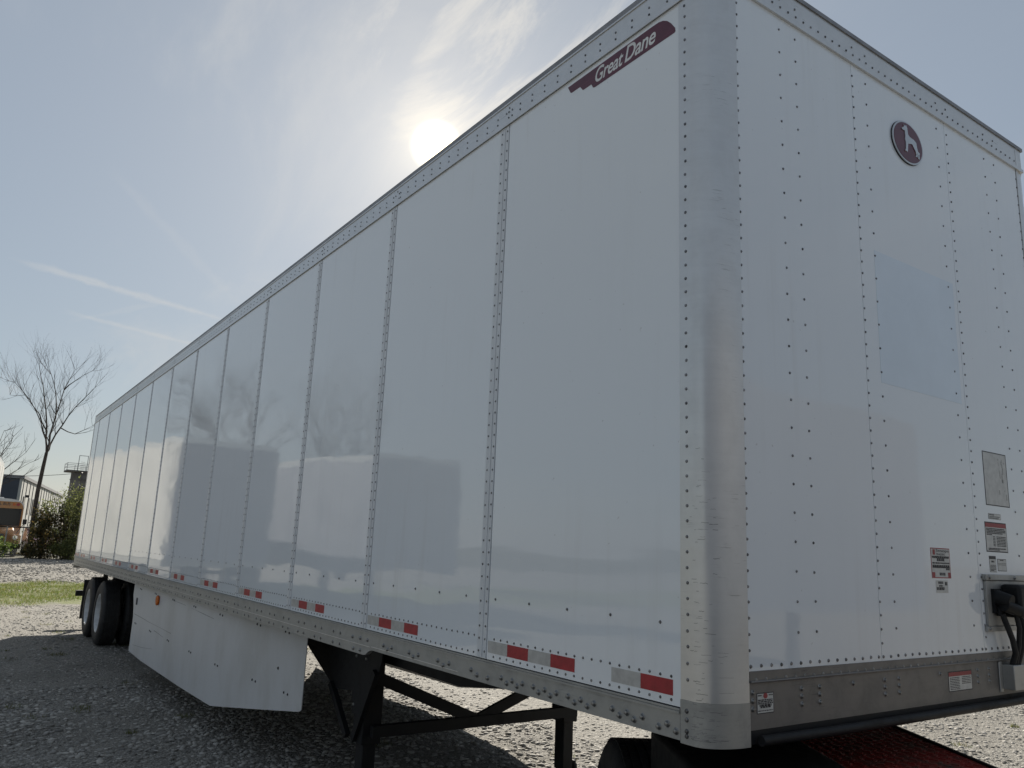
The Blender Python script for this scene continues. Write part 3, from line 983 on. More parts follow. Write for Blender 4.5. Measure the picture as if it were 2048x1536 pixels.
# landing gear
lgx = -3.52
gear = MB().bar((lgx + 0.12, 0.47, 0.51), (lgx + 0.12, W - 0.47, 0.51), 0.05, 0.075).build('landing_gear', 'black', tr)
MB().bar((lgx + 0.1201, 0.47, 0.865), (lgx + 0.1201, 1.30, 0.525), 0.03, 0.078).build('cross_brace', 'black', gear)
MB().bar((lgx + 0.1199, W - 0.47, 0.865), (lgx + 0.1199, 1.33, 0.525), 0.03, 0.078).build('cross_brace', 'black', gear)
for s in (0, 1):
    F_ = (lambda y: W - y) if s else (lambda y: y)
    def bx(mb, x0, x1, y0, y1, z0, z1):
        a_, b_ = sorted((F_(y0), F_(y1))); return mb.box(x0, x1, a_, b_, z0, z1)
    leg = bx(MB(), lgx - 0.075, lgx + 0.085, 0.42, 0.56, 0.42, 1.13)
    bx(leg, lgx - 0.052, lgx + 0.062, 0.44, 0.54, 0.055, 0.4199)
    leg = leg.build('leg', 'black', gear, bevel=0.006)
    ft = bx(MB(), lgx - 0.15, lgx + 0.16, 0.36, 0.62, -0.02, 0.02)
    ft.prism([(lgx - 0.08, 0.0201), (lgx + 0.09, 0.0201), (lgx + 0.05, 0.12), (lgx - 0.04, 0.12)], 'xz', F_(0.40), F_(0.42))
    ft.build('foot', 'black', gear)
    gus = [(-4.62, 1.12), (-4.62, 1.02), (-4.56, 0.955), (-4.16, 0.80), (-3.99, 0.735), (-3.90, 0.715), (-3.62, 0.745), (-3.60, 0.60), (-3.40, 0.60), (-3.30, 0.80), (-3.19, 0.98), (-3.17, 1.12)]
    MB().prism(gus, 'xz', F_(0.405), F_(0.415)).build('wing_plate', 'black', gear)
    MB().bar((-3.97, F_(0.395), 0.745), (-3.66, F_(0.41), 0.44), 0.05, 0.035, up=(0, 1, 0)).bar((-3.24, F_(0.395), 0.92), (-3.55, F_(0.41), 0.44), 0.05, 0.035, up=(0, 1, 0)).build('leg_stay', 'black', gear)
    bt = MB()
    for bx_, bz_ in ((-4.45, 1.08), (-4.25, 1.08), (-4.05, 1.08), (-3.85, 1.08), (-3.65, 1.08), (-3.45, 1.08), (-3.25, 1.08), (-3.42, 0.66), (-3.58, 0.66), (-3.42, 0.98), (-3.58, 0.98)):
        bt.dome((bx_, F_(0.4049), bz_), (0, 1 if s else -1, 0), 0.014, 0.010, 6)
    bt.build('gear_bolts', 'bolt', gear, kind='stuff')
    ap = [(-3.36, 1.12), (-3.36, 0.962), (-2.35, 0.962), (-1.9, 1.018), (-1.6, 1.09), (-1.5, 1.16)]
    MB().prism(ap, 'xz', F_(0.50), F_(0.56)).build('coupler_beam', 'black', tr)
MB().box(-2.3, -0.2, 0.35, W - 0.35, 1.168, 1.2).build('coupler_plate', 'black', tr)
for k in range(40):
    x = -3.3 - 0.3072 * k
    MB().box(x - 0.03, x + 0.03, 0.03, W - 0.03, 1.135, 1.235).build('cross_member', 'black', tr)

# running gear
def wheel_meshes():
    prof = [(0.295, -0.125), (0.33, -0.142), (0.43, -0.138), (0.475, -0.118), (0.492, -0.095), (0.495, -0.0), (0.492, 0.095), (0.475, 0.118), (0.43, 0.138), (0.33, 0.142), (0.295, 0.125)]
    ty = MB().lathe(prof, (0, 0, 0), 'y', 48).mesh('tyre'); ty.materials.append(MT['rubber'])
    tread = MB()
    for k in range(56):
        a = 2 * math.pi * k / 56
        for o in (-0.085, -0.045, 0.0, 0.045, 0.085):
            c = Vector((math.cos(a) * 0.497, o, math.sin(a) * 0.497)); t = Vector((-math.sin(a), 0, math.cos(a)))
            tread.bar(c - t * 0.024, c + t * 0.024, 0.030, 0.008, up=(math.cos(a), 0, math.sin(a)))
    tm = tread.mesh('tread'); tm.materials.append(MT['rubber'])
    rp_ = [(0.300, -0.128), (0.285, -0.13), (0.272, -0.11), (0.262, -0.05), (0.255, 0.03), (0.12, 0.05), (0.10, 0.02), (0.02, 0.02), (0.02, 0.06), (0.14, 0.09), (0.27, 0.08), (0.285, 0.127), (0.300, 0.127)]
    rm = MB().lathe(rp_, (0, 0, 0), 'y', 40).mesh('rim'); rm.materials.append(MT['rim'])
    hb = MB().lathe([(0.09, 0.02), (0.095, -0.06), (0.07, -0.09), (0.02, -0.095), (0.02, 0.02)], (0, 0, 0), 'y', 20)
    for k in range(10):
        a = 2 * math.pi * k / 10
        hb.cyl((0.13 * math.cos(a), 0.05, 0.13 * math.sin(a)), (0.13 * math.cos(a), 0.012, 0.13 * math.sin(a)), 0.014, n=6)
    hm = hb.mesh('hub'); hm.materials.append(MT['galv'])
    return ty, tm, rm, hm


WM = wheel_meshes()


def wheel(parent, c, org_):
    w_ = bpy.data.objects.new('wheel', WM[0]); COL.objects.link(w_)
    w_.parent = parent; w_.location = Vector(c) - Vector(org_)
    for nm, me in (('tread', WM[1]), ('rim', WM[2]), ('hub', WM[3])):
        o = bpy.data.objects.new(nm, me); COL.objects.link(o); o.parent = w_
    return w_


for ax in (-12.80, -14.02):
    for y in (0.19, 0.53):
        wheel(tr, (ax, y, 0.487), org)
    for y in (W - 0.19, W - 0.53):
        o = wheel(tr, (ax, y, 0.487), org); o.rotation_euler.z = math.pi
    MB().cyl((ax, 0.4, 0.487), (ax, W - 0.4, 0.487), 0.065, n=12).build('axle', 'black', tr)
sus = MB()
for y in (0.8, W - 0.86):
    sus.box(-14.9, -11.6, y, y + 0.06, 0.86, 1.10)
    for ax in (-12.80, -14.02):
        sus.bar((ax + 0.75, y + 0.03, 0.80), (ax - 0.15, y + 0.03, 0.56), 0.07, 0.06)
        sus.cyl((ax - 0.3, y + 0.03, 0.62), (ax - 0.3, y + 0.03, 0.86), 0.10, n=12)
sus.build('suspension', 'black', tr)
for y0 in (0.06, W - 0.70):
    MB().box(-14.80, -14.785, y0, y0 + 0.64, 0.22, 0.86).box(-14.83, -14.78, y0, y0 + 0.64, 0.8601, 0.90).build('mud_flap', 'rubber', tr)
ug = MB().box(XE, XE + 0.10, 0.10, W - 0.10, 0.53, 0.635)
for y in (0.55, W - 0.63):
    ug.box(XE + 0.01, XE + 0.09, y, y + 0.08, 0.6351, 1.06)
ug.build('rear_bumper', 'black', tr)

# ------------------------------------------------------------------ dolly chassis under the nose
dl_d = Vector((0.85, -0.527, 0)).normalized(); dl_n = Vector((0.527, 0.85, 0)).normalized()
k0 = Vector((-0.9, 1.30, 0))
dol = thing('converter_dolly', 'dark dolly chassis with a red tread-plate deck standing under the trailer nose', 'dolly', (k0.x, k0.y, 0))
def dp(u, v, z): return k0 + dl_d * u + dl_n * v + Vector((0, 0, z))
for v in (-0.10, 0.10):
    MB().bar(dp(-0.9, v, 0.78), dp(1.60, v, 0.78), 0.07, 0.20).build('frame_rail', 'black', dol)
for u in (-0.85, 1.55):
    MB().bar(dp(u, -0.065, 0.78), dp(u, 0.065, 0.78), 0.08, 0.14).build('frame_member', 'black', dol)
deck = MB().bar(dp(-0.55, 0.325, 0.990), dp(1.60, 0.325, 0.990), 0.63, 0.012).build('deck_plate', 'redplate', dol)
lug = MB()
for i in range(47):
    for j in range(14):
        u = -0.52 + i * 0.044 + (0.022 if j % 2 else 0); v = 0.03 + j * 0.0445
        s_ = 1 if (i + j) % 2 else -1
        c = dp(u, v, 0.9985)
        d_ = (dl_d + dl_n * s_ * 0.9).normalized() * 0.014
        lug.bar(c - d_, c + d_, 0.009, 0.005)
lug.build('tread_lugs', 'redplate', deck, kind='stuff')
MB().bar(dp(-0.55, 0.648, 0.97), dp(1.60, 0.648, 0.97), 0.014, 0.07).bar(dp(-0.55, 0.003, 0.965), dp(1.60, 0.003, 0.965), 0.012, 0.06).build('deck_edge', 'black', dol)
MB().prism([(math.cos(2 * math.pi * k / 24) * 0.30 + k0.x, math.sin(2 * math.pi * k / 24) * 0.30 + k0.y) for k in range(24)], 'xy', 1.03, 1.09).bar(dp(-0.1, -0.2, 1.013), dp(-0.1, 0.2, 1.013), 0.25, 0.03).build('turntable', 'black', dol)
bxv = [dp(u, v, z) for u in (0.50, 1.60) for v in (-0.62, -0.02) for z in (0.62, 1.035)]
MB()._a(bxv, [(0, 1, 3, 2), (4, 6, 7, 5), (0, 4, 5, 1), (2, 3, 7, 6), (0, 2, 6, 4), (1, 5, 7, 3)]).build('equipment_box', 'black', dol, bevel=0.02)
MB().cyl(dp(0.22, -0.62, 0.47), dp(0.22, 0.5, 0.47), 0.06, n=12).build('axle', 'black', dol)
ROOTORG[dol.name] = (k0.x, k0.y, 0)
ang_d = math.atan2(dl_d.y, dl_d.x)
for v in (-0.62, -0.31, 0.20, 0.49):
    c = dp(0.22, v, 0.455)
    o = wheel(dol, c, (k0.x, k0.y, 0)); o.rotation_euler.z = ang_d + (math.pi if v > 0 else 0); o.scale = (0.93, 0.93, 0.93)
MB().bar(dp(1.60, 0.0, 0.78), dp(3.0, 0.0, 0.72), 0.10, 0.12).cyl(dp(3.0, 0, 0.72), dp(3.16, 0, 0.72), 0.05, n=10).build('draw_bar', 'black', dol)
MB().bar(dp(2.8, 0.12, 0.0), dp(2.8, 0.12, 0.74), 0.06, 0.06).bar(dp(2.8, 0.12, -0.01), dp(2.8, 0.12, 0.012), 0.2, 0.2).build('stand', 'black', dol)

# ------------------------------------------------------------------ neighbouring trailers (one shows at the left edge, both mirror in the side sheets; a third is added)
def other_trailer(corner, ang, L, label, wallm, bodym='oldwhite'):
    Wd, H = 2.6, 4.1
    o = thing('parked_trailer', label, 'trailer', (0, 0, 0), None)
    MB().box(-L, 0, 0, Wd, 1.2, H - 0.14).build('body', bodym, o)
    MB().box(-L + 0.02, 0.004, 0.02, Wd - 0.02, H - 0.1399, H).build('top_rail', 'alu' if bodym != 'bluegrey' else bodym, o)
    MB().box(0.0005, 0.02, 0.03, Wd - 0.03, 1.21, H - 0.15).build('front_wall', wallm, o)
    MB().box(-L + 0.02, 0.0, 0.01, Wd - 0.01, 1.05, 1.1995).build('bottom_rail', 'alud' if bodym == 'oldwhite' else bodym, o)
    for k in range(1, int(L / 1.22) + 1):
        MB().box(-1.22 * k - 0.02, -1.22 * k + 0.02, -0.006, Wd + 0.006, 1.21, H - 0.15).build('joint_strip', bodym, o)
    for ax in (-L + 1.5, -L + 2.75):
        for y in (0.17, Wd - 0.17):
            wheel(o, (ax, y, 0.487), (0, 0, 0)).rotation_euler.z = 0 if y < 1 else math.pi
        MB().cyl((ax, 0.2, 0.487), (ax, Wd - 0.2, 0.487), 0.06, n=10).build('axle', 'black', o)
    for y in (0.45, Wd - 0.45):
        MB().box(-3.1, -2.96, y - 0.07, y + 0.07, 0.02, 1.06).box(-3.18, -2.88, y - 0.14, y + 0.14, -0.02, 0.0199).build('leg', 'black', o)
    o.location = (corner[0], corner[1], hgt(corner[0]) + 0.0); o.rotation_euler = (0, 0, ang)
    return o


# side facing the yard lies on local y = Wd for a trailer seen from its left
A0 = Vector((-18.4, -2.05)); A1 = Vector((-33.0, -0.80))
dirA = (A0 - A1).normalized(); angA = math.atan2(dirA.y, dirA.x); LA = (A0 - A1).length
nA = Vector((-dirA.y, dirA.x))
cA = A0 - nA * 2.6
other_trailer((cA.x, cA.y), angA, LA, 'sunlit white trailer whose rear corner just shows at the left picture edge', 'wallgrey')
cB = cA - nA * 4.6 + dirA * 1.6
other_trailer((cB.x, cB.y), angA - R(3), 14.6, 'grey trailer outside the picture, mirrored faintly in the middle side panels', 'wallgrey', 'wallgrey')

other_trailer((7.8, 11.0), R(88), 16.0, 'added dark blue-grey trailer out of view, darkening the lower front wall and its reflection', 'bluegrey', 'bluegrey')  # unseen trailer added to block low sky from the front wall

# ------------------------------------------------------------------ trees and shrubs
def grow(mb, p, d, L, r, depth, rg, spread=0.5, upw=0.25, twig=None):
    n = 4
    pts = [p]; rads = [r]
    for k in range(1, n + 1):
        d = (d + Vector((rg.uniform(-.12, .12), rg.uniform(-.12, .12), rg.uniform(-.02, .12)))).normalized()
        p = p + d * (L / n)
        pts.append(p); rads.append(r * (1 - 0.42 * k / n))
    mb.tube(pts, rads, 6 if r > 0.03 else (4 if r > 0.012 else 3))
    if depth == 0:
        return
    nk = rg.choice((2, 3, 3)) if depth > 1 else rg.choice((2, 3, 4))
    for k in range(nk):
        ax = Vector((rg.uniform(-1, 1), rg.uniform(-1, 1), rg.uniform(-0.2, 0.6))).normalized()
        nd = (d + ax * spread * rg.uniform(0.6, 1.3) + Vector((0, 0, upw * rg.uniform(0.2, 1)))).normalized()
        i = n if k == 0 else rg.randint(2, n)
        grow(mb, pts[i], nd, L * rg.uniform(0.62, 0.86), rads[i] * rg.uniform(0.6, 0.8), depth - 1, rg, spread, upw)


rg = random.Random(21)
tb = at_x(56, 1108, -44.0); tb.z = hgt(-44)
tree = thing('bare_tree', 'tall slender leafless tree standing in front of the fence', 'tree', tuple(tb))
c1 = at_x(66, 1040, -44.0); c2 = at_x(75, 985, -44.0); c3 = at_x(86, 935, -44.0); fk = at_x(93, 905, -44.0)
MB().tube([tb - Vector((0, 0, .1)), tb + Vector((0, .03, .5)), c1, c2, c3, fk], [0.17, 0.125, 0.112, 0.10, 0.088, 0.075], 9).build('trunk', 'bark', tree)
cr_ = MB()
limbs = [[(93, 905), (92, 880), (92, 820), (86, 770), (78, 730)], [(93, 905), (100, 870), (112, 830), (128, 780), (150, 740)], [(93, 905), (100, 890), (125, 850), (150, 815), (190, 775)],
         [(92, 880), (82, 845), (60, 800), (30, 765), (5, 757)], [(92, 860), (80, 830), (50, 790), (20, 790)], [(112, 830), (112, 790), (103, 750), (98, 735)], [(120, 855), (150, 868), (185, 852)], [(128, 780), (150, 762), (185, 742)]]
for li, lm in enumerate(limbs):
    dx = rg.uniform(-1.2, 1.2)
    pts = [at_x(u, v, -44.0 + dx * (k / (len(lm) - 1)) * (1 if li else 0)) for k, (u, v) in enumerate(lm)]
    r0 = 0.056 if li < 3 else 0.034
    fine = []
    for a_, b_ in zip(pts, pts[1:]):
        fine += [a_, (a_ + b_) / 2 + Vector((rg.uniform(-.05, .05), rg.uniform(-.05, .05), rg.uniform(-.05, .05)))]
    fine.append(pts[-1])
    rads = [r0 * (1 - 0.85 * k / (len(fine) - 1)) for k in range(len(fine))]
    cr_.tube(fine, rads, 6)
    for k in range(2, len(fine)):
        d0 = (fine[k] - fine[k - 1]).normalized()
        for _ in range(2 if k < 4 else 3):
            ax = Vector((rg.uniform(-.8, .8), rg.uniform(-1, 1), rg.uniform(-.15, .9))).normalized()
            grow(cr_, fine[k], (d0 + ax * 0.9).normalized(), rg.uniform(0.5, 1.05), max(0.0075, rads[k] * 0.42), 2, rg, 0.6, 0.22)
cr_.build('crown', 'bark', tree)

# second bare tree whose twigs reach in from the left, beyond the fence
t2 = Vector((-58, -1.4, 0.4))
tree2 = thing('bare_tree', 'leafless tree behind the parked trailer, only its right twigs in view', 'tree', tuple(t2))
MB().tube([t2, t2 + Vector((0, .1, 1.6)), t2 + Vector((0, .3, 3.2))], [0.16, 0.13, 0.10], 8).build('trunk', 'bark', tree2)
c2_ = MB()
for (u, v) in ((8, 862), (28, 872), (52, 905), (60, 925), (40, 955), (20, 890), (-30, 860), (-60, 890)):
    e = at_x(u, v, -58 + rg.uniform(-.6, .6))
    s_ = t2 + Vector((0, .3, rg.uniform(2.2, 3.2)))
    md = (s_ + e) / 2 + Vector((0, 0, 0.35))
    c2_.tube([s_, md, e], [0.05, 0.028, 0.010], 5)
    for q in (md, (md + e) / 2, e):
        for _ in range(2):
            grow(c2_, q, Vector((rg.uniform(-.5, .5), rg.uniform(-.4, 1), rg.uniform(0, 1))).normalized(), rg.uniform(.5, .9), 0.016, 1, rg, 0.6, 0.2)
c2_.build('crown', 'bark', tree2)


def leaf_cloud(N, centre_fn, size, cols, rs):
    """N leaf quads"""
    C_ = np.array([centre_fn() for _ in range(N)])
    a_ = rs.normal(size=(N, 3)); a_ /= np.linalg.norm(a_, axis=1)[:, None]
    b_ = np.cross(a_, rs.normal(size=(N, 3))); b_ /= np.linalg.norm(b_, axis=1)[:, None]
    s_ = (size * (0.6 + 0.8 * rs.random(N)))[:, None]
    V = np.stack([C_ - a_ * s_, C_ + b_ * s_ * 0.45, C_ + a_ * s_, C_ - b_ * s_ * 0.45], 1).reshape(-1, 3)
    F_ = np.arange(4 * N).reshape(-1, 4)
    cc = np.array(cols)[rs.integers(0, len(cols), N)] * (0.7 + 0.6 * rs.random((N, 1)))
    return V, F_, np.repeat(cc, 4, 0)


def shrub(name, label, cx, cy, wx, wy, h, N, cols, seed, nstem=16, size=0.06, group=None):
    rs = np.random.default_rng(seed); rg_ = random.Random(seed)
    z0 = hgt(cx)
    o = thing(name, label, 'shrub', (cx, cy, z0), group)
    st = MB(); tips = []
    for k in range(nstem):
        a_ = rg_.uniform(0, 2 * math.pi); q = rg_.random() ** 0.5
        tip = Vector((wx * q * math.cos(a_), wy * q * math.sin(a_), h * rg_.uniform(0.55, 1.0) * (1 - 0.35 * q * q)))
        b0 = Vector((tip.x * 0.35, tip.y * 0.35, -0.05))
        md = (b0 + tip) / 2 + Vector((rg_.uniform(-.15, .15), rg_.uniform(-.15, .15), 0.1))
        st.tube([b0, md, tip], [0.022, 0.014, 0.004], 4)
        tips.append((b0, md, tip))
        for _ in range(5):
            t_ = rg_.uniform(0.35, 1.0)
            s_ = md.lerp(tip, t_) if t_ > 0.5 else b0.lerp(md, t_ * 2)
            e = s_ + Vector((rg_.uniform(-.4, .4), rg_.uniform(-.4, .4), rg_.uniform(0.1, .6))) * (0.5 + 0.25 * h / 2)
            st.tube([s_, e], [0.007, 0.002], 3)
            tips.append((s_, (s_ + e) / 2, e))
    me_o = st.build('stems', 'bark', o, org=(0, 0, 0))

    def cen():
        b0, md, tip = tips[rg_.randrange(len(tips))]
        t_ = rg_.random()
        p = b0.lerp(md, t_) if rg_.random() < 0.4 else md.lerp(tip, t_)
        return (p.x + rg_.gauss(0, .10), p.y + rg_.gauss(0, .10), max(0.02, p.z + rg_.gauss(0, .10)))
    V, F_, t_ = leaf_cloud(N, cen, size, cols, rs)
    raw_mesh('foliage', V, F_, 'leaf', t_, parent=o, kind='stuff')
    return o


GREEN = [(0.11, 0.13, 0.045), (0.15, 0.17, 0.06), (0.07, 0.085, 0.035), (0.20, 0.21, 0.08)]
OLIVE = [(0.06, 0.065, 0.025), (0.10, 0.085, 0.03), (0.04, 0.042, 0.022), (0.13, 0.09, 0.03)]
pb = at_x(132, 1105, -43.6)
shrub('shrub', 'tallest leafy green shrub beside the trailer rear', -43.6, 2.65, 0.9, 1.15, 3.9, 4200, GREEN, 3, 46)
shrub('shrub', 'dark leafy shrub partly hidden behind the trailer rear edge', -42.9, 3.9, 0.8, 0.9, 3.2, 3600, GREEN, 5, 34)
shrub('shrub', 'brownish thin shrub between the tree trunk and the tall shrub', -43.2, 1.75, 0.7, 0.75, 2.6, 3600, OLIVE, 8, 20)
shrub('shrub', 'low bright green shrub in front of the bus bonnet', -43.4, -0.1, 0.6, 0.75, 0.85, 1500, [(0.08, 0.12, 0.03), (0.055, 0.085, 0.025), (0.12, 0.15, 0.045)], 13, 14)
shrub('shrub', 'low dark undergrowth at the foot of the bare tree', -43.0, 1.3, 0.7, 0.9, 0.5, 1200, OLIVE, 17, 14)
shrub('shrub', 'low hedge plant under the tall shrub at the gravel edge', -42.3, 2.8, 0.6, 0.9, 0.9, 3200, GREEN, 19, 16)
shrub('shrub', 'low dark weeds at the left picture edge by the fence', -42.6, -0.9, 0.6, 0.8, 0.5, 900, OLIVE, 23, 12)

# trees behind the camera that mirror in the side panels
rg2 = random.Random(5)
for k, (tx_, ty_, H_, lab) in enumerate(((-29, -6.5, 9.5, 'dense twiggy tree outside the picture, mirrored above the parked trailers'), (-34, -13.0, 11.0, 'second twiggy tree outside the picture, mirrored further right'))):
    o = thing('roadside_tree', lab, 'tree', (tx_, ty_, hgt(tx_)))
    t_ = MB().tube([Vector((tx_, ty_, 0)), Vector((tx_ + .1, ty_, H_ * .22)), Vector((tx_, ty_ + .15, H_ * .4))], [.22, .18, .14], 8)
    t_.build('trunk', 'bark', o, org=(tx_, ty_, 0))
    cb = MB()
    for _ in range(13):
        grow(cb, Vector((0, .15, H_ * rg2.uniform(.25, .4))), Vector((rg2.uniform(-.8, .8), rg2.uniform(-.8, .8), 1)).normalized(), H_ * .21, .07, 4, rg2, .55, .2)
    cro = cb.build('crown', 'bark', o, org=(0, 0, 0))

# ------------------------------------------------------------------ fence
fx = -45.5
fen_o = thing('chain_link_fence', 'low galvanised chain-link fence with top rail in front of the bus', 'fence', (fx, 2.0, hgt(fx)))
zf = hgt(fx)
MB().cyl((fx, -7, zf + 1.45), (fx, 11, zf + 1.45), 0.030, n=8).build('top_rail', 'black', fen_o)
y = -7.0
while y <= 11.01:
    MB().cyl((fx, y, zf - 0.1), (fx, y, zf + 1.47), 0.035, n=8).build('post', 'galv', fen_o)
    y += 2.4
wm = MB()
y = -8.4
while y < 11:
    for s_ in (1, -1):
        a0 = max(-7, y) if s_ > 0 else max(-7, y)
        p0 = Vector((fx + 0.012 * s_, y, zf + (0.03 if s_ > 0 else 1.43))); p1 = Vector((fx + 0.012 * s_, y + 1.4, zf + (1.43 if s_ > 0 else 0.03)))
        wm.cyl(p0, p1, 0.0035, n=3, caps=False)
    y += 0.085
wm.build('chain_link', 'galv', fen_o, kind='stuff')

# ------------------------------------------------------------------ school bus beyond the fence
bx0 = -47.2
zb = hgt(bx0)
byc = -0.33                        # centre line
bus = thing('school_bus', 'yellow school bus with white roof parked nose-on behind the fence', 'bus', (bx0, byc, zb))
hw = 1.20
prof = []
for k in range(13):
    a_ = math.pi * k / 12
    prof.append((byc + hw * max(-1, min(1, math.copysign(abs(math.cos(a_)) ** 0.55, math.cos(a_)))), zb + 2.42 + 0.46 * math.sin(a_) ** 0.8))
sec = [(byc + hw, zb + 0.75)] + prof + [(byc - hw, zb + 0.75)]
MB().prism([(y_, min(z_, zb + 2.52)) for y_, z_ in sec], 'yz', bx0 - 10.0, bx0).build('body', 'busyel', bus)
MB().prism([(byc + (y_ - byc) * 1.012, z_ + 0.012) for y_, z_ in prof], 'yz', bx0 - 10.0, bx0 + 0.09).build('roof', 'buswhite', bus)
hdp = [(byc + (y_ - byc) * 0.97, min(z_ - 0.03, zb + 2.735)) for y_, z_ in prof]
MB().prism(hdp, 'yz', bx0 + 0.0905, bx0 + 0.12).build('front_header', 'busyel', bus)
sgn = MB().box(bx0 + 0.121, bx0 + 0.13, byc - 0.62, byc + 0.62, zb + 2.50, zb + 2.72).build('name_sign', 'busyel', bus)
stx = MB(); text_on(stx, 'SCHOOL BUS', 'yz', byc - 0.57, byc + 0.57, zb + 2.535, zb + 2.685, bx0 + 0.132, bold=0.02); stx.build('sign_lettering', 'ink', sgn)
for y in (-0.92, -0.74, 0.74, 0.92):
    MB().cyl((bx0 + 0.121, byc + y, zb + 2.60), (bx0 + 0.16, byc + y, zb + 2.60), 0.075, n=14).build('warning_lamp', 'red' if abs(y) > .8 else 'amber', bus)
wsf = MB().box(bx0 + 0.005, bx0 + 0.03, byc - 1.12, byc + 1.12, zb + 1.50, zb + 2.42).build('windscreen', 'ink', bus)
for s_ in (-1, 1):
    a_, b_ = sorted((byc + s_ * 0.03, byc + s_ * 1.06))
    MB().box(bx0 + 0.031, bx0 + 0.036, a_, b_, zb + 1.55, zb + 2.38).build('pane', 'glass', wsf)
hood = [(bx0 + 0.002, zb + 0.60), (bx0 + 1.55, zb + 0.60), (bx0 + 1.62, zb + 1.05), (bx0 + 1.50, zb + 1.32), (bx0 + 0.002, zb + 1.52)]
MB().prism(hood, 'xz', byc - 0.86, byc + 0.86).build('bonnet', 'busyel', bus, bevel=0.08)
MB().box(bx0 + 1.56, bx0 + 1.66, byc - 0.42, byc + 0.42, zb + 0.68, zb + 1.10).build('grille', 'ink', bus)
for s_ in (-1, 1):
    MB().box(bx0 + 0.55, bx0 + 1.50, byc + s_ * 1.02 - 0.17, byc + s_ * 1.02 + 0.17, zb + 0.62, zb + 1.08).build('fender', 'busyel', bus, bevel=0.07)
    MB().cyl((bx0 + 1.50, byc + s_ * 0.93, zb + 0.93), (bx0 + 1.60, byc + s_ * 0.93, zb + 0.93), 0.11, n=16).build('headlight', 'headlamp', bus)
    MB().tube([(bx0 + 1.2, byc + s_ * 0.95, zb + 1.1), (bx0 + 1.35, byc + s_ * 1.25, zb + 1.65)], 0.018, 6).box(bx0 + 1.3, bx0 + 1.36, byc + s_ * 1.25 - 0.09, byc + s_ * 1.25 + 0.09, zb + 1.6, zb + 1.85).build('mirror', 'ink', bus)
    o = wheel(bus, (bx0 + 0.75, byc + s_ * 1.0, zb + 0.487), (bx0, byc, zb)); o.rotation_euler.z = 0 if s_ < 0 else math.pi
    o = wheel(bus, (bx0 - 6.5, byc + s_ * 1.0, zb + 0.487), (bx0, byc, zb)); o.rotation_euler.z = 0 if s_ < 0 else math.pi
    for k in range(9):
        MB().box(bx0 - 1.2 - k * 0.98, bx0 - 0.4 - k * 0.98, byc + s_ * 1.202 - 0.004, byc + s_ * 1.202 + 0.004, zb + 1.60, zb + 2.35).build('side_window', 'glass', bus)
MB().box(bx0 + 1.6605, bx0 + 1.76, byc - 1.2, byc + 1.2, zb + 0.38, zb + 0.62).build('bumper', 'black', bus)
MB().prism([(byc - 0.3, zb + 2.90), (byc - 0.25, zb + 2.96), (byc + 0.25, zb + 2.96), (byc + 0.3, zb + 2.90)], 'yz', bx0 - 1.2, bx0 - 0.6).build('roof_vent', 'buswhite', bus)
# a dark red parked car half hidden by the shrubs
cx_, cy_ = -50.5, 2.2
car = thing('parked_car', 'dark red car half hidden behind the shrubs beyond the fence', 'car', (cx_, cy_, 0.4))
bodyp = [(-2.2, .35), (2.15, .35), (2.2, .75), (1.9, .88), (0.95, .95), (0.35, 1.45), (-1.2, 1.48), (-1.9, 1.0), (-2.2, .95)]
MB().prism([(cx_ + a_, .4 + b_) for a_, b_ in bodyp], 'xz', cy_ - .85, cy_ + .85).build('body', 'maroon', car, bevel=0.06)
MB().prism([(cx_ + .93, .4 + 1.0), (cx_ + .40, .4 + 1.40), (cx_ + .42, .4 + 1.42), (cx_ + .97, .4 + 1.0)], 'xz', cy_ - .72, cy_ + .72).build('windscreen', 'glass', car)
for s_ in (-1, 1):
    MB().box(cx_ + 2.16, cx_ + 2.21, cy_ + s_ * .62 - .14, cy_ + s_ * .62 + .14, .4 + .62, .4 + .76).build('headlight', 'headlamp', car)
    for a_ in (-1.4, 1.4):
        MB().lathe([(.20, -.09), (.32, -.10), (.33, 0), (.32, .10), (.20, .09)], (cx_ + a_, cy_ + s_ * .76, .4 + .33), 'y', 24).build('wheel', 'rubber', car)

# ------------------------------------------------------------------ far warehouse, tower, cable
q0 = at_x(47, 951, -90); q1 = at_x(118, 982, -126)
Z0 = 0.4; ZR = q0.z
wh = thing('warehouse', 'long warehouse with dark blue-grey gable end and pale ribbed side wall', 'building', (q0.x, q0.y, Z0))
dw = Vector((q1.x - q0.x, q1.y - q0.y, 0)).normalized(); nw = Vector((dw.y, -dw.x, 0))   # nw points away from the pale side
if nw.y > 0: nw = -nw
Lw = 44.0; Ww = 22.0
def wp(u, v, z): return Vector((q0.x, q0.y, z)) + dw * u + nw * v
def slab(mb, u0, u1, v0, v1, z0, z1):
    vs = [wp(u, v, z) for u in (u0, u1) for v in (v0, v1) for z in (z0, z1)]
    return mb._a(vs, [(0, 1, 3, 2), (4, 6, 7, 5), (0, 4, 5, 1), (2, 3, 7, 6), (0, 2, 6, 4), (1, 5, 7, 3)])
slab(MB(), 0, Lw, 0.0, 0.25, Z0, ZR - 0.3).build('side_wall', 'cream', wh)
slab(MB(), 0.0, 0.25, 0.2501, Ww, Z0, ZR - 0.3).build('end_wall', 'bluegrey', wh)
slab(slab(MB(), Lw - 0.25, Lw, 0.2501, Ww, Z0, ZR - 0.3), 0.26, Lw - 0.26, Ww - 0.25, Ww - 0.001, Z0, ZR - 0.3).build('rear_wall', 'bluegrey', wh)
slab(MB(), -0.15, Lw + 0.15, -0.15, Ww + 0.15, ZR - 0.2995, ZR).build('roof', 'roof', wh)
for k in range(16):
    slab(MB(), 2.6 * k + 1.0, 2.6 * k + 1.07, -0.06, -0.002, Z0, ZR - 0.35).build('wall_rib', 'roof', wh)
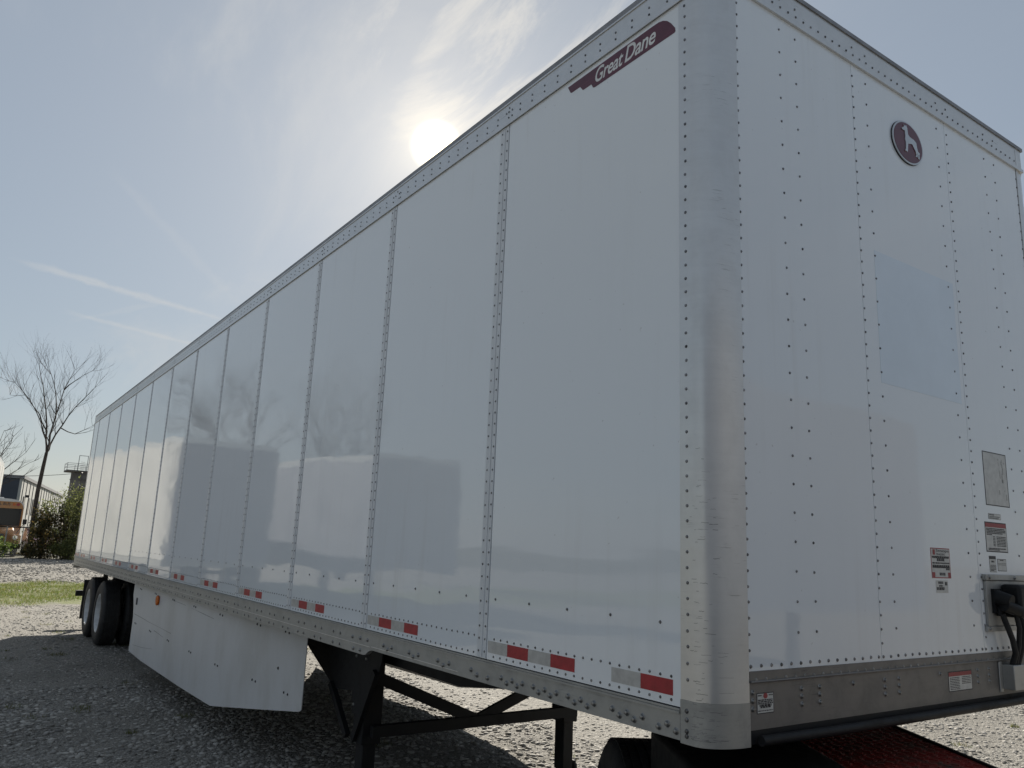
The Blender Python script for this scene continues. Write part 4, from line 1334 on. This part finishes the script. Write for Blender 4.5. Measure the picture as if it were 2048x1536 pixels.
for u in (2.3, 6.1, 9.9, 15.6):
    wn = slab(MB(), u, u + 1.3, -0.05, -0.003, Z0 + 2.9, Z0 + 4.6).build('window', 'bluegrey', wh)
    slab(MB(), u + 0.1, u + 1.2, -0.07, -0.051, Z0 + 3.0, Z0 + 4.5).build('pane', 'glass', wn)
for u in (3.6, 11.7):
    slab(MB(), u, u + 0.3, -0.35, -0.061, ZR - 2.0, ZR - 1.75).build('wall_lamp', 'ink', wh)

tp = at_x(143, 942, -95)
tyc = tp.y + 1.15; tz = tp.z
tow = thing('concrete_tower', 'round weathered concrete tower topped by a railed platform', 'tower', (-95, tyc, 0.4))
MB().cyl((-95, tyc, 0.4), (-95, tyc, tz - 0.12), 1.20, 1.15, 28).build('shaft', 'concrete', tow)
for k in range(6):
    MB().cyl((-95, tyc, 1.4 + k * 1.15), (-95, tyc, 1.46 + k * 1.15), 1.215, n=28).build('shaft_hoop', 'concrete', tow)
MB().box(-96.3, -93.7, tyc - 1.75, tyc + 1.5, tz - 0.1199, tz + 0.05).build('platform', 'concrete', tow)
rl = MB()
for y in (tyc - 1.72, tyc - 0.75, tyc + 0.3, tyc + 1.45):
    for x in (-96.25, -93.75):
        rl.cyl((x, y, tz + 0.05), (x, y, tz + 0.78), 0.03, n=6)
for z in (tz + 0.42, tz + 0.77):
    for x in (-96.25, -93.75): rl.cyl((x, tyc - 1.72, z), (x, tyc + 1.45, z), 0.026, n=6)
    for y in (tyc - 1.72, tyc + 1.45): rl.cyl((-96.25, y, z), (-93.75, y, z), 0.026, n=6)
rl.build('railing', 'galv', tow)
MB().cyl((-93.7, tyc - .72, tz + .05), (-93.7, tyc - .72, tz + 1.62), .035, n=6).cyl((-93.7, tyc + .12, tz + .05), (-93.7, tyc + .12, tz + 1.62), .035, n=6).cyl((-93.7, tyc - .75, tz + 1.62), (-93.7, tyc + .15, tz + 1.62), .035, n=6).build('ladder_gate', 'galv', tow)
ld = MB()
for k in range(5):
    ld.cyl((-93.8, tyc - .5, tz + .15 + k * .2), (-93.8, tyc - .1, tz + .15 + k * .2), .02, n=5)
ld.build('ladder_rungs', 'galv', tow)

wl = at_x(-140, 940, -80); wr = at_x(150, 947, -80)
pts = [wl.lerp(wr, k / 12) - Vector((0, 0, 0.35 * (1 - (2 * k / 12 - 1) ** 2))) for k in range(13)]
tag(MB().tube(pts + [wr + Vector((0, 12, 0.6))], 0.022, 5).build('power_cable', 'ink'), 'thin power cable crossing the sky behind the bare tree', 'cable')

# ------------------------------------------------------------------ loose stones, grass
phi = (1 + 5 ** 0.5) / 2
ico = np.array([(-1, phi, 0), (1, phi, 0), (-1, -phi, 0), (1, -phi, 0), (0, -1, phi), (0, 1, phi), (0, -1, -phi), (0, 1, -phi), (phi, 0, -1), (phi, 0, 1), (-phi, 0, -1), (-phi, 0, 1)]) / math.sqrt(1 + phi * phi)
icf = np.array([(0, 11, 5), (0, 5, 1), (0, 1, 7), (0, 7, 10), (0, 10, 11), (1, 5, 9), (5, 11, 4), (11, 10, 2), (10, 7, 6), (7, 1, 8), (3, 9, 4), (3, 4, 2), (3, 2, 6), (3, 6, 8), (3, 8, 9), (4, 9, 5), (2, 4, 11), (6, 2, 10), (8, 6, 7), (9, 8, 1)])
Mx = np.array([RIGHT, -UP, -BACK])
Cn = np.array(CAM)


def in_view(XY, z, marg=260):
    q = (np.stack([XY[:, 0], XY[:, 1], z], 1) - Cn) @ Mx.T
    u = 1024 + FPX * q[:, 0] / np.maximum(q[:, 2], .01); v = 768 + FPX * q[:, 1] / np.maximum(q[:, 2], .01)
    return (q[:, 2] > .3) & (u > -marg) & (u < 2048 + marg) & (v < 1536 + marg)


def stones(n, x0, x1, y0, y1, smin, smax, power):
    XY = np.stack([nprng.uniform(x0, x1, n), nprng.uniform(y0, y1, n)], 1)
    z = gz(XY[:, 0], XY[:, 1])
    k = in_view(XY, z)
    # bare trodden patches carry fewer stones
    den = 0.5 + 0.5 * np.sin(XY[:, 0] * .9 + 1.5 * np.sin(XY[:, 1] * .7)) * np.sin(XY[:, 1] * 1.1 + .4)
    rut = np.minimum(np.abs(XY[:, 1] + 0.9 + 0.25 * np.sin(XY[:, 0] * .35)), np.abs(XY[:, 1] + 2.75 + 0.25 * np.sin(XY[:, 0] * .35)))
    den = den * np.clip(0.25 + rut * 1.7, 0, 1)
    k &= nprng.random(n) < (0.18 + 0.82 * den)
    XY = XY[k]; z = z[k]; n = len(XY)
    s = smin + (smax - smin) * nprng.random(n) ** power
    sh = ico[None] * (1 + nprng.uniform(-.28, .28, (n, 12, 1)))
    sc_ = np.stack([s * nprng.uniform(.8, 1.5, n), s * nprng.uniform(.7, 1.1, n), s * nprng.uniform(.24, .50, n)], 1)
    sh = sh * sc_[:, None, :]
    a_ = nprng.uniform(0, 2 * np.pi, n); tl = nprng.normal(0, .25, n)
    y2 = sh[..., 1] * np.cos(tl)[:, None] - sh[..., 2] * np.sin(tl)[:, None]; z2 = sh[..., 1] * np.sin(tl)[:, None] + sh[..., 2] * np.cos(tl)[:, None]
    x3 = sh[..., 0] * np.cos(a_)[:, None] - y2 * np.sin(a_)[:, None]; y3 = sh[..., 0] * np.sin(a_)[:, None] + y2 * np.cos(a_)[:, None]
    V = np.stack([x3 + XY[:, :1], y3 + XY[:, 1:], z2 + (z + s * .12)[:, None]], 2).reshape(-1, 3)
    F_ = (icf[None] + (np.arange(n) * 12)[:, None, None]).reshape(-1, 3)
    g = nprng.beta(2.2, 2.6, n)[:, None]
    c = np.array([(0.11, 0.107, 0.10)]) * (1 - g) + np.array([(0.62, 0.59, 0.54)]) * g
    return V, F_, np.repeat(c, 12, 0)


sets = [stones(95000, -9, -1.0, -3.2, 3.2, .0045, .031, 4.6), stones(48000, -9, 1.0, 3.2, 12, .005, .026, 3.4), stones(42000, -20.5, -9, -3.5, 5, .006, .025, 3.0), stones(15000, -43, -28, -4, 6, .02, .055, 2.0)]
Vs, Fs, Ts, o_ = [], [], [], 0
for V, F_, t_ in sets:
    Vs.append(V); Fs.append(F_ + o_); Ts.append(t_); o_ += len(V)
gv = raw_mesh('gravel', np.concatenate(Vs), np.concatenate(Fs), 'stone', np.concatenate(Ts), kind='stuff')
tag(gv, 'loose crushed grey gravel scattered over the yard', 'gravel')

n = 60000
XY = np.stack([nprng.uniform(-28.6, -20.0, n), nprng.uniform(-3.5, 9, n)], 1)
edge = np.minimum(XY[:, 0] + 28.4, -20.6 - XY[:, 0]) + 0.9 * np.sin(XY[:, 1] * 1.9) * np.sin(XY[:, 0] * 1.3 + XY[:, 1])
patch = np.sin(XY[:, 0] * 2.3 + XY[:, 1]) * np.sin(XY[:, 1] * 2.9 - XY[:, 0]) + nprng.normal(0, .6, n)
k = (edge > nprng.random(n) * 1.4) & (patch > -0.75)
XY = XY[k]; n = len(XY)
z = gz(XY[:, 0], XY[:, 1])
hh = nprng.uniform(.025, .075, n); a_ = nprng.uniform(0, 2 * np.pi, n); wd = .008
lean = nprng.normal(0, .03, (n, 2))
B0 = np.stack([XY[:, 0] - np.cos(a_) * wd, XY[:, 1] - np.sin(a_) * wd, z - .005], 1); B1 = np.stack([XY[:, 0] + np.cos(a_) * wd, XY[:, 1] + np.sin(a_) * wd, z - .005], 1)
Tp = np.stack([XY[:, 0] + lean[:, 0], XY[:, 1] + lean[:, 1], z + hh], 1)
V = np.stack([B0, B1, Tp], 1).reshape(-1, 3)
gcol = np.array([(0.10, 0.135, 0.028), (0.14, 0.17, 0.04), (0.075, 0.11, 0.022), (0.18, 0.17, 0.07)])[nprng.integers(0, 4, n)]
gs = raw_mesh('grass', V, np.arange(3 * n).reshape(-1, 3), 'leaf', np.repeat(gcol, 3, 0), kind='stuff')
tag(gs, 'strip of short green grass between the gravel areas', 'grass')

def weed_patch(n, cx, cy, rad):
    a_ = nprng.uniform(0, 2 * np.pi, n); r_ = rad * np.sqrt(nprng.random(n))
    x = cx + r_ * np.cos(a_); y = cy + r_ * np.sin(a_); z = gz(x, y)
    t = nprng.uniform(0, 2 * np.pi, n); h = nprng.uniform(.015, .05, n)
    b0 = np.stack([x - np.cos(t) * .004, y - np.sin(t) * .004, z - .004], 1); b1 = np.stack([x + np.cos(t) * .004, y + np.sin(t) * .004, z - .004], 1)
    tp = np.stack([x + nprng.normal(0, .02, n), y + nprng.normal(0, .02, n), z + h], 1)
    return np.stack([b0, b1, tp], 1).reshape(-1, 3)


wv = np.concatenate([weed_patch(int(nprng.integers(14, 60)), nprng.uniform(-19, -1.5), nprng.uniform(-3, 9), nprng.uniform(.04, .16)) for _ in range(130)])
wn_ = len(wv) // 3
wc = np.repeat(np.array([(0.10, 0.13, 0.035), (0.13, 0.14, 0.05), (0.16, 0.14, 0.07)])[nprng.integers(0, 3, wn_)], 3, 0)
wd_ = raw_mesh('weeds', wv, np.arange(3 * wn_).reshape(-1, 3), 'leaf', wc, kind='stuff')
tag(wd_, 'tiny sparse weeds growing through the gravel', 'weeds')
